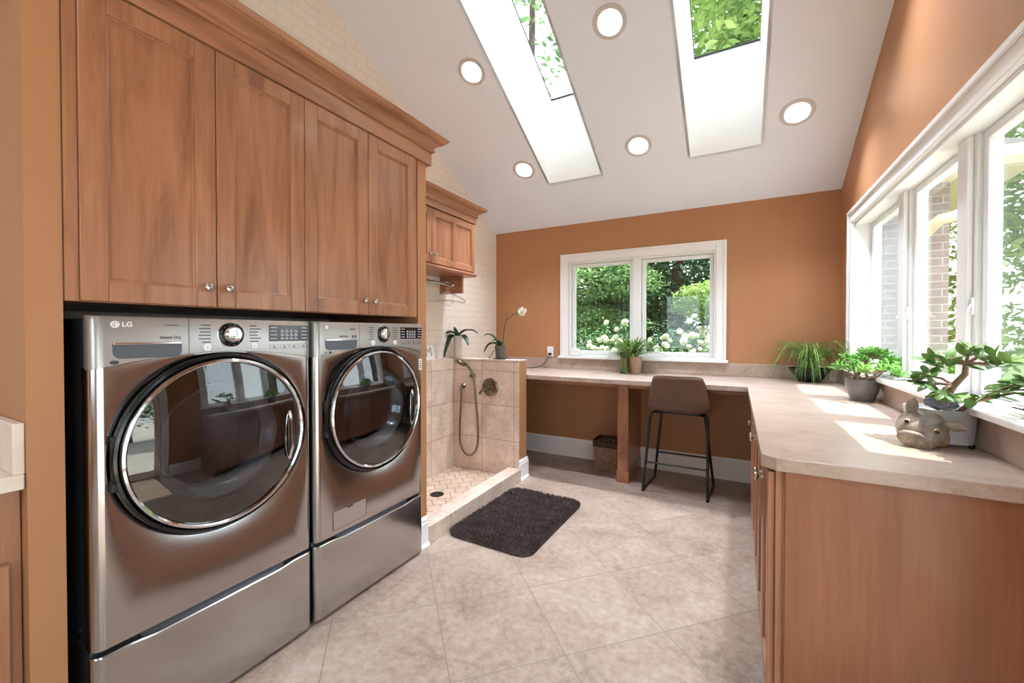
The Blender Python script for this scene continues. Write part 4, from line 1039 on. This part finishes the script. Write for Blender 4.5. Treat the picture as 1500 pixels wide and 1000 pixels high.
# spider plant in front of the back window
t = thing('spider_plant', 'spiky green plant in a beige pot in front of the back window', 'plant', (-.845, 3.96, CT))
c = (-.835, 3.965)
MB().lathe([(.040, 0), (.042, .004), (.060, .145), (.062, .158), (.056, .158), (.052, .14), (0, .138)], (c[0], c[1], CT), 'z', 32).build('pot', 'potbeige', t, smooth=40)
b = blades(150, (c[0]-.03, c[1]-.01, CT+.145), .10, .36, .016, .06, .23, .08, clampx=(.6, 4.085), r0=.045); b.v += []; b.build('foliage', 'leaf_spider', t, smooth=60)
t = thing('small_planter', 'small olive glazed pot pressed against the beige pot', 'plant', (-.925, 3.94, CT))
MB().lathe([(.034, 0), (.036, .004), (.042, .10), (.040, .148), (.036, .152), (.034, .14), (0, .13)], (-.938, 3.97, CT), 'z', 28).build('pot', 'potolive', t, smooth=40)
b = blades(40, (-.945, 3.965, CT+.13), .08, .24, .011, .05, .17, .10, spread=(PI*.6, PI*1.7), clampx=(.6, 4.085), r0=.025); b.build('foliage', 'leaf_spider', t, smooth=60)
t = thing('frog_figurine', 'tiny green frog figurine sitting before the olive pot', 'figurine', (-.925, 3.89, CT))
b = MB().ball((-.926, 3.905, CT+.030), (.024, .020, .030), 16, 12); b.ball((-.926, 3.895, CT+.070), (.020, .017, .016), 16, 12)
for s in (-1, 1):
    b.ball((-.926+s*.011, 3.888, CT+.086), .0065, 10, 8); b.ball((-.926+s*.024, 3.893, CT+.012), (.013, .016, .012), 12, 8); b.tube([(-.926+s*.018, 3.9, CT+.048), (-.926+s*.03, 3.885, CT+.035), (-.926+s*.016, 3.879, CT+.028)], .006, 8)
b.build('body', 'frog', t, smooth=70)
b = MB(); 
for s in (-1, 1): b.ball((-.926+s*.011, 3.8835, CT+.087), .0032, 8, 6)
b.build('eyes', 'black', t, smooth=60)
# grassy plant in black bowl
gx, gy = .495, 3.93
t = thing('grass_plant', 'arching grassy plant in a low black bowl in the worktop corner', 'plant', (gx, gy, CT))
b = MB(); hx0, hx1 = .072, .138
prof = [(.5, 0), (.53, .003), (1, .105), (.99, .109), (.95, .107), (.90, .09), (.0, .088)]
S = 36; v = [(gx+.140*r_*math.cos(2*PI*i/S), gy+.105*r_*math.sin(2*PI*i/S), CT+h_) for r_, h_ in prof for i in range(S)]
b.add(v, [(j*S+i, j*S+(i+1) % S, (j+1)*S+(i+1) % S, (j+1)*S+i) for j in range(len(prof)-1) for i in range(S)]+[tuple(range(S))[::-1]]); b.build('bowl', 'black', t, smooth=40)
b = blades(150, (gx, gy, CT+.10), .18, .52, .0065, .19, .34, .38, clampx=(.692, 4.112), minz=CT+.002, r0=.06)
b2 = blades(42, (gx, gy-.03, CT+.10), .08, .22, .006, .09, .20, .30, spread=(PI*1.2, PI*1.8), clampx=(.692, 4.112), minz=CT+.002, r0=.05); b.add(b2.v, b2.f)
b3 = blades(30, (gx, gy, CT+.10), .02, .09, .006, .10, .20, .02, clampx=(.692, 4.112), r0=.05); b.add(b3.v, b3.f)
b.build('foliage', 'leaf_grass', t, smooth=60)
# finger jade in grey pot
fx, fy = .642, 2.985
t = thing('finger_jade', 'bushy finger leaved jade in a slate grey pot under the window', 'plant', (fx, fy, CT))
b = MB(); prof = [(.62, 0), (.65, .003), (.90, .06), (1, .115), (1., .122), (.95, .122), (.90, .105), (.0, .10)]
fx = .620
v = [(fx+.080*r_*math.cos(2*PI*i/S), fy+.088*r_*math.sin(2*PI*i/S), CT+h_) for r_, h_ in prof for i in range(S)]
b.add(v, [(j*S+i, j*S+(i+1) % S, (j+1)*S+(i+1) % S, (j+1)*S+i) for j in range(len(prof)-1) for i in range(S)]+[tuple(range(S))[::-1]]); b.build('pot', 'potslate', t, smooth=40)
MB().lathe([(.073, 0), (.04, .004), (0, .005)], (fx, fy, CT+.1035), 'z', 24).build('soil', 'soil', t, smooth=60)
tr = MB(); fo = MB(); RR = random.Random(21); tips = []
for i in range(46):
    a = RR.uniform(0, 2*PI); r_ = math.sqrt(RR.random())*.178; X = fx+.04+r_*math.cos(a)*1.0; Y = fy+r_*math.sin(a)
    X = min(X, .765); z = CT+.285-.55*r_*r_/.165-RR.uniform(0, .055); tips.append(Vector((X, Y, z)))
for i, q in enumerate(tips):
    if i < 9:
        b0 = Vector((fx-.03+RR.uniform(-.02, .05), fy+RR.uniform(-.03, .03), CT+.1)); mid = b0.lerp(q, .55)+Vector((0, 0, -.012))
        tr.tube([b0, b0.lerp(mid, .5)+Vector((RR.uniform(-.01, .01), 0, .008)), mid, q], .01, 8, rads=[.0135 if i < 4 else .008, .010 if i < 4 else .006, .0055, .004])
    else:
        m_ = min(tips[:9], key=lambda p: (p-q).length); tr.tube([m_.lerp(q, .0)+Vector((0, 0, -.02)), q+Vector((0, 0, -.008))], .003, 6)
    for k_ in range(RR.randint(12, 17)):
        d = Vector((RR.gauss(0, 1), RR.gauss(0, 1), RR.uniform(.1, 1.5))).normalized(); L = RR.uniform(.028, .046)
        s_ = q+d*.004
        if s_.x+d.x*L > .79: continue
        fo.tube([s_, s_+d*L*.5+Vector((0, 0, .002)), s_+d*L*.93, s_+d*L], .004, 6, rads=[.0028, .0042, .0050, .0028])
tr.build('trunk', 'bark', t, smooth=60); fo.build('foliage', 'leaf_finger', t, smooth=60)
b = MB()
for k_ in range(26):
    a = k_*2.4; l = .034*(1-k_/40); b.leaf((fx+.045, fy-.025, CT+.118+k_*.0005), (math.cos(a), math.sin(a), .25+k_*.04), (0, 0, 1), l, .018, -.1, .004)
tag(b.build('rosette_succulent', 'succ', loc=(fx+.045, fy-.025, CT+.118), smooth=60), 'pale blue rosette succulent in front of the finger jade trunk', 'plant')
# pig planter with jade plant
gx, gy = .612, 1.955
t = thing('pig_planter', 'galvanised oval planter with a carved wooden pig head', 'planter', (gx, gy, CT))
S = 40; b = MB(); rx_, ry_ = .088, .076
prof = [(.90, .014), (.92, .013), (1., .118), (1.02, .121), (1.02, .124), (.98, .124), (.97, .11), (.0, .104)]
v = [(gx+rx_*r_*math.copysign(abs(math.cos(2*PI*i/S))**.75, math.cos(2*PI*i/S)), gy+ry_*r_*math.copysign(abs(math.sin(2*PI*i/S))**.75, math.sin(2*PI*i/S)), CT+h_) for r_, h_ in prof for i in range(S)]
b.add(v, [(j*S+i, j*S+(i+1) % S, (j+1)*S+(i+1) % S, (j+1)*S+i) for j in range(len(prof)-1) for i in range(S)]+[tuple(range(S))[::-1]]); b.build('tub', 'galv', t, smooth=45)
b = MB().lathe([(1, 0), (.0, .012)], (0, 0, 0), 'z', 24); b.v = [(gx+x_*rx_*.93, gy+y_*ry_*.93, CT+.103+z_) for x_, y_, z_ in b.v]; b.build('soil', 'soil', t, smooth=60)
for dx, dy in ((-.02, -.062), (.066, -.045), (-.05, .05), (.06, .05)): MB().ball((gx+dx, gy+dy, CT+.0085), .0085, 12, 8).build('foot', 'blackm', t, smooth=60)
# head: broad carved face turned to the room, snout low
hc = Vector((gx-.066, gy-.075, CT+.060)); hd = Vector((-.42, -.82, -.36)).normalized(); hs = hd.cross(Vector((0, 0, 1))).normalized(); hu = hs.cross(hd); hs, hu = hs*math.cos(.33)+hu*math.sin(.33), hu*math.cos(.33)-hs*math.sin(.33)
H = lambda f_, s_, u_: hc+hd*f_+hs*s_+hu*u_
prof = [(-.075, .020, .018), (-.068, .042, .038), (-.045, .058, .052), (-.015, .064, .056), (.012, .062, .052), (.032, .053, .044), (.046, .043, .036)]
S = 28; v = []
for f_, a_, c_ in prof:
    for i in range(S):
        a = 2*PI*i/S; v.append(H(f_, a_*math.cos(a), c_*math.sin(a)-max(0, f_+.02)*.30))
n = len(prof); b = MB(); b.add(v, [(j*S+i, j*S+(i+1) % S, (j+1)*S+(i+1) % S, (j+1)*S+i) for j in range(n-1) for i in range(S)]+[tuple(range(S))[::-1], tuple((n-1)*S+i for i in range(S))])
head = b.build('head', 'pigm', t, smooth=50)
b = MB(); v = []; P5 = ((.040, .040, .026), (.046, .046, .030), (.056, .047, .031), (.062, .043, .027), (.063, .036, .021))
for f_, a_, c_ in P5:
    for i in range(S): a = 2*PI*i/S; v.append(H(f_, a_*math.cos(a), c_*math.sin(a)-.019))
b.add(v, [(j*S+i, j*S+(i+1) % S, (j+1)*S+(i+1) % S, (j+1)*S+i) for j in range(4) for i in range(S)]+[tuple(range(S))[::-1], tuple(4*S+i for i in range(S))]); b.build('snout', 'pigm', head, smooth=50)
b = MB()
for s_ in (-1, 1): b.ball(H(.0625, s_*.016, -.019), (.006, .004, .006), 10, 8)
b.build('nostrils', 'pigl', head, smooth=60)
for s_ in (-1, 1):
    MB().ball(H(.024, s_*.036, .024), .0085, 12, 8).build('eye_rim', 'pigl', head, smooth=60)
    MB().ball(H(.030, s_*.038, .025), .0062, 10, 8).build('eye', 'black', head, smooth=60)
for s_, d in ((1, hu*.060+hs*.006-hd*.004), (-1, -hs*.060+hu*.012+hd*.006)):
    base = H(-.012, s_*.040, .032); b = MB(); b.leaf(base-d*.15, d, hd, d.length*1.15, .034, .10, .010); b.build('ear', 'pigm', head, smooth=60)
b = MB().ball(H(-.012, -.042, -.022), (.032, .030, .034), 16, 12); b.build('cheek', 'pigl', head, smooth=60)
# jade plant in the planter
t = thing('jade_plant', 'jade plant with round fleshy leaves growing in the pig planter', 'plant', (gx+.02, gy, CT+.11))
tr = MB(); fo = MB(); RR = random.Random(14)
b0 = Vector((gx+.020, gy-.012, CT+.105))
def branch(p0, p1, r0, r1):
    m = p0.lerp(p1, .5)+Vector((RR.uniform(-.012, .012), RR.uniform(-.012, .012), RR.uniform(0, .012))); tr.tube([p0, m, p1], r0, 8, rads=[r0, (r0+r1)/2, r1])
t1 = b0+Vector((.006, -.02, .10)); t2 = b0+Vector((.02, -.06, .175)); branch(b0, t1, .014, .010); branch(t1, t2, .010, .007)
s1 = b0+Vector((.03, -.06, .05)); branch(b0+Vector((.01, -.02, 0)), s1, .009, .006)
tips = []
for d, src in (((-.03, -.03, .22), t2), ((.045, -.13, .235), t2), ((.01, -.08, .26), t2), ((-.07, .02, .15), t1), ((-.085, -.02, .11), t1), ((-.10, .04, .125), t1), ((-.055, -.07, .085), t1), ((.055, -.20, .15), s1), ((.04, -.16, .10), s1), ((.065, -.25, .165), s1), ((.05, -.11, .20), t2), ((-.02, .05, .20), t2), ((-.055, .03, .215), t2), ((.03, -.06, .07), s1), ((.055, -.185, .215), t2), ((.065, -.20, .12), s1)):
    q = b0+Vector((d[0]+.012, d[1]-.015, d[2]*.86)); q.x = min(q.x, .70); branch(src, q, .005, .003); tips.append(q)
for q in tips:
    out = (q-(b0+Vector((0, -.04, .12)))).normalized()
    for k_ in range(7):
        a = k_*2.4+RR.random(); d = (Vector((math.cos(a), math.sin(a), RR.uniform(-.25, .7)))+out*.8).normalized(); L = RR.uniform(.040, .062)
        s_ = q-out*.01*k_*.5
        if s_.x+d.x*L > .795 or (s_.x+d.x*L > .655 and s_.z+d.z*L-.02 < 1.058) or (s_+d*L).z < CT+.12: d.x = -abs(d.x); d.z = abs(d.z)
        fo.leaf(s_, d, Vector((0, 0, 1))+Vector((RR.uniform(-.6, .6), RR.uniform(-.6, .6), 0)), L, L*.54, .12, .0065)
tr.build('trunk', 'bark', t, smooth=60); fo.build('foliage', 'leaf_jade', t, smooth=60)
b = MB(); bm = bmesh.new(); bmesh.ops.create_icosphere(bm, subdivisions=3, radius=1); RR = random.Random(3)
rc = Vector((gx-.005, gy-.040, CT+.148))
b.add([rc+Vector((p.co.x*.046, p.co.y*.030, p.co.z*.027))*(.82+.3*RR.random()) for p in bm.verts], [tuple(q.index for q in f_.verts) for f_ in bm.faces]); bm.free()
tag(b.build('crystal_rock', 'rock', loc=rc-Vector((0, 0, .025))), 'rough grey blue crystal rock lying on the pig planter rim', 'rock')

# ------------------------------------------------------------------ outdoors
GR = -.25
b = MB(); b.box(-30, 40, YB+.15, 45, GR-.1, GR); b.box(-30, XR+.15, -20, YF-.15, GR-.1, GR); struct(b.build('ground', 'lawn'))
struct(MB().box(XR+.15, 40, -20, YB+.15, GR-.1, GR).build('ground_bounce', 'bounce'))  # invented pale ground, there to bounce sunlight up onto the ceiling
def foliage(blobs, n, size, seed, flat=.5):
    b = MB(); r = random.Random(seed); tot = sum(q[3]*q[4]*q[5] for q in blobs)
    for (x, y, z, a, bb, c) in blobs:
        for i in range(int(n*a*bb*c/tot)):
            d = Vector((r.gauss(0, 1), r.gauss(0, 1), r.gauss(0, 1))).normalized(); k_ = r.uniform(.45, 1)**.5*(1+.12*math.sin(d.x*9+d.y*7)*math.sin(d.z*8))
            p = Vector((x+d.x*a*k_, y+d.y*bb*k_, z+d.z*c*k_))
            u = Vector((r.gauss(0, 1), r.gauss(0, 1), r.gauss(0, flat))).normalized(); w_ = u.cross(Vector((r.gauss(0, .5), r.gauss(0, .5), 1))).normalized(); s = size*r.uniform(.6, 1.3)
            b.add([p-u*s*.5, p+w_*s*.2, p+u*s*.5, p-w_*s*.2], [(0, 1, 2, 3)])
    return b
def tree(label, mat, blobs, n, size, seed, trunk):
    t = thing('tree', label, 'tree', (trunk[0][0], trunk[0][1], GR), 'trees outside the windows')
    MB().tube(trunk[:-1], .12, 10, rads=[trunk[-1]*(1-.6*i/(len(trunk)-2)) for i in range(len(trunk)-1)]).build('trunk', 'barkd', t, smooth=60)
    foliage(blobs, n, size, seed).build('foliage', mat, t)
    return t
tree('mid green spreading tree seen through the left pane of the back window', 'leaf_t1', [(-3.3, 8.2, 1.6, 1.5, 1.0, .35), (-2.7, 8.0, 2.3, 1.5, 1.0, .4), (-3.4, 8.2, 3.0, 1.5, 1.0, .4), (-2.4, 8.3, 3.6, 1.2, 1.0, .4), (-2.3, 8.1, 1.45, .9, .7, .3)], 22000, .10, 1, [(-3.2, 8.5, GR), (-3.2, 8.5, 2), (-3.1, 8.5, 4), .16])
tree('dark dense tree behind the middle post of the back window', 'leaf_t2', [(-1.2, 9.6, 2.2, 1.5, .8, 2.2), (-4.2, 10.5, 2.4, 2.2, .9, 3.0), (-2.2, 10, 1, 3.4, .6, 1.3)], 30000, .17, 2, [(-1.2, 9.8, GR), (-1.2, 9.8, 2), (-1.1, 9.8, 4), .2])
tree('light green low branching tree in the right pane of the back window', 'leaf_t3', [(-.2, 8.0, 1.95, .8, .6, .25), (.3, 8.1, 1.6, .8, .6, .3), (-.6, 8.2, 1.75, .5, .5, .2), (.6, 8.1, 2.2, .6, .5, .2)], 9000, .085, 3, [(.3, 8.4, GR), (.3, 8.4, 1.2), (.2, 8.4, 2.1), .1])
tree('tall dark hedge like tree closing the view at the far end of the garden', 'leaf_t2', [(-5, 13.5, 2.5, 3, .8, 3.6), (-1.5, 13.5, 2.2, 3, .8, 3.4), (1.6, 13.6, 1.6, 2.2, .8, 2.4)], 26000, .34, 12, [(-2, 13.8, GR), (-2, 13.8, 2), (-2, 13.8, 4), .25])
tree('bright yellow green tree filling the right skylight', 'leaf_t3', [(-.3, 11, 9.5, 3.2, 2, 2.8), (1.3, 11.5, 8, 2.4, 2, 2.4), (-1.0, 12, 12.0, 2.6, 2, 2.0)], 22000, .26, 4, [(.2, 12, GR), (.2, 12, 5), (0, 12, 10), .3])
tree('thin airy tree showing against the sky in the left skylight', 'leaf_t1', [(-5.2, 10, 9.0, 1.4, 1.2, 1.5), (-4.6, 10, 11.0, 1.2, 1.2, 1.2), (-6, 10.5, 12.2, 1.6, 1.2, 1.0), (-5.0, 10, 7.2, 1.0, 1, .9)], 800, .24, 5, [(-5.2, 10.6, GR), (-5.2, 10.6, 5), (-5.1, 10.6, 11), .2])
tree('unseen tall tree added beside the house to keep sun off the skylights', 'leaf_t1', [(2.75, 2.25, 12.0, 1.75, 1.9, 1.75), (3.6, 2.2, 14.6, 1.5, 1.8, 1.4)], 15000, .3, 6, [(5.0, 7.2, GR), (4.8, 6.6, 5), (4.0, 5.4, 9), (2.8, 2.9, 12), .3])  # added crown, shaped to block sun at the skylights but not the right window
tree('green tree with dark trunk beyond the house wing in the middle casement', 'leaf_t3', [(3.6, 10.6, 4.6, 1.5, 1, .9), (3.9, 10.4, 2.7, 1.4, 1, .7), (3.4, 10.6, 1.2, 1.2, 1, .8), (4.5, 9.5, 4.0, 1.4, 1, 2.0)], 9000, .2, 7, [(3.35, 9.6, GR), (3.35, 9.6, 2), (3.35, 9.6, 5), .14])
tree('broad tree facing the right hand window side', 'leaf_t1', [(7.5, 1.5, 3, 1.5, 2.6, 2.4), (7.5, -2, 3, 1.5, 2.2, 2.4)], 10000, .24, 8, [(7.8, .5, GR), (7.8, .5, 2), (7.8, .5, 4), .2])
# hydrangea bush with counted flower heads
t = thing('hydrangea_bush', 'hydrangea bush with white flower heads outside the back window', 'bush', (-1.2, 6.2, GR))
foliage([(-1.8, 6.3, .45, .8, .5, .95), (-.6, 6.3, .45, .8, .5, 1.02), (.15, 6.4, .35, .5, .45, .9)], 16000, .07, 9).build('foliage', 'leaf_t2', t)
bm = bmesh.new(); bmesh.ops.create_icosphere(bm, subdivisions=3, radius=1); RR = random.Random(8); me = bpy.data.meshes.new('flower_head')
for p in bm.verts: p.co *= .86+.26*RR.random(); p.co.z *= .8
bm.to_mesh(me); bm.free(); me.materials.append(M['hyd'])
for i in range(52):
    if i < 16: x, z = RR.uniform(-1.88, -1.36), RR.uniform(1.0, 1.24)
    elif i < 20: x, z = RR.uniform(-1.6, -1.3), RR.uniform(1.3, 1.46)
    else: x, z = RR.uniform(-1.02, -.26), RR.uniform(.98, 1.30)+(.22 if i % 4 == 0 else 0)
    o = bpy.data.objects.new('flower_head', me); COL.objects.link(o); o.parent = t; o.location = (x+1.2, -.62+RR.uniform(-.08, .12), z-GR); s = RR.uniform(.026, .048); o.scale = (s, s, s); o.rotation_euler = (RR.random(), RR.random(), RR.random()*6)
# house wing
t = thing('house_wing', 'grey brick house wing with cream eave seen through the right window', 'building', (1.4, 6, GR))
MB().box(.95, 1.78, 5.5, 9, GR, 2.75).build('wall', 'hbrick', t)
MB().box(.8, 2.25, 5.15, 9.2, 2.75, 2.80).build('soffit', 'hcream', t)
b = MB(); b.prism([(5.15, 2.74), (5.13, 2.74), (5.07, 2.79), (5.05, 2.86), (5.05, 2.88), (5.15, 2.88)], 'x', .8, 2.27); b.build('gutter', 'hcream', t)
b = MB(); b.prism([(5.10, 2.88), (9.2, 4.6), (9.2, 4.5), (5.15, 2.80)], 'x', .78, 2.29); b.build('roof', 'shingle', t)
b = MB().tube([(1.95-.32*(1-math.cos(a)), 5.2, 2.74-.40*math.sin(a)*1.0) for a in [PI/2*i/10 for i in range(11)]]+[(1.6, 5.3, 2.3), (1.55, 5.46, 2.2), (1.55, 5.46, GR)], .05, 10); b.build('downspout', 'hcream', t, smooth=60)
b = MB(); b.prism([(1.48, 5.5), (1.58, 5.5), (1.58, 5.47), (1.48, 5.47)], 'z', GR, 2.75); b.build('corner_board', 'hcream', t)
b = MB(); b.tube([(-.42, 6.55, GR), (-.42, 6.55, 1.36)], .075, 14); b.tube([(-.42, 6.55, 1.36), (-.42, 6.55, 1.40)], .1, 14)
tag(b.build('garden_post', 'hcream', loc=(-.42, 6.55, GR), smooth=40), 'cream garden post among the hydrangeas', 'post')

# ------------------------------------------------------------------ light, sky, camera
sc = bpy.context.scene
d = Vector((-1, .16, -2.33)).normalized()
su = bpy.data.lights.new('sun', 'SUN'); su.energy = 12.0; su.angle = math.radians(.5); su.color = (1, .95, .86)
so = bpy.data.objects.new('sun', su); COL.objects.link(so); so.rotation_euler = d.to_track_quat('-Z', 'Y').to_euler(); so.location = (6, 0, 14)
wd_ = bpy.data.worlds.new('sky'); sc.world = wd_; wd_.use_nodes = True
nt = wd_.node_tree; bg = nt.nodes['Background']; bg.inputs[0].default_value = (.84, .93, 1, 1); bg.inputs[1].default_value = 3.6
cam = bpy.data.cameras.new('camera'); co = bpy.data.objects.new('camera', cam); COL.objects.link(co)
cam.sensor_width = 36; cam.lens = 607/1500*36; cam.shift_y = -5.08/1500; cam.clip_start = .02
co.location = (0, 0, 1.30); co.rotation_euler = (math.radians(90-.7), 0, math.radians(28.53)); sc.camera = co
sc.view_settings.view_transform = 'Standard'; sc.view_settings.look = 'None'; sc.view_settings.gamma = 1; sc.view_settings.exposure = .4
sc.view_settings.use_curve_mapping = False
sc.cycles.max_bounces = 10; sc.cycles.diffuse_bounces = 6; sc.cycles.transparent_max_bounces = 24
sc.cycles.sample_clamp_indirect = 8
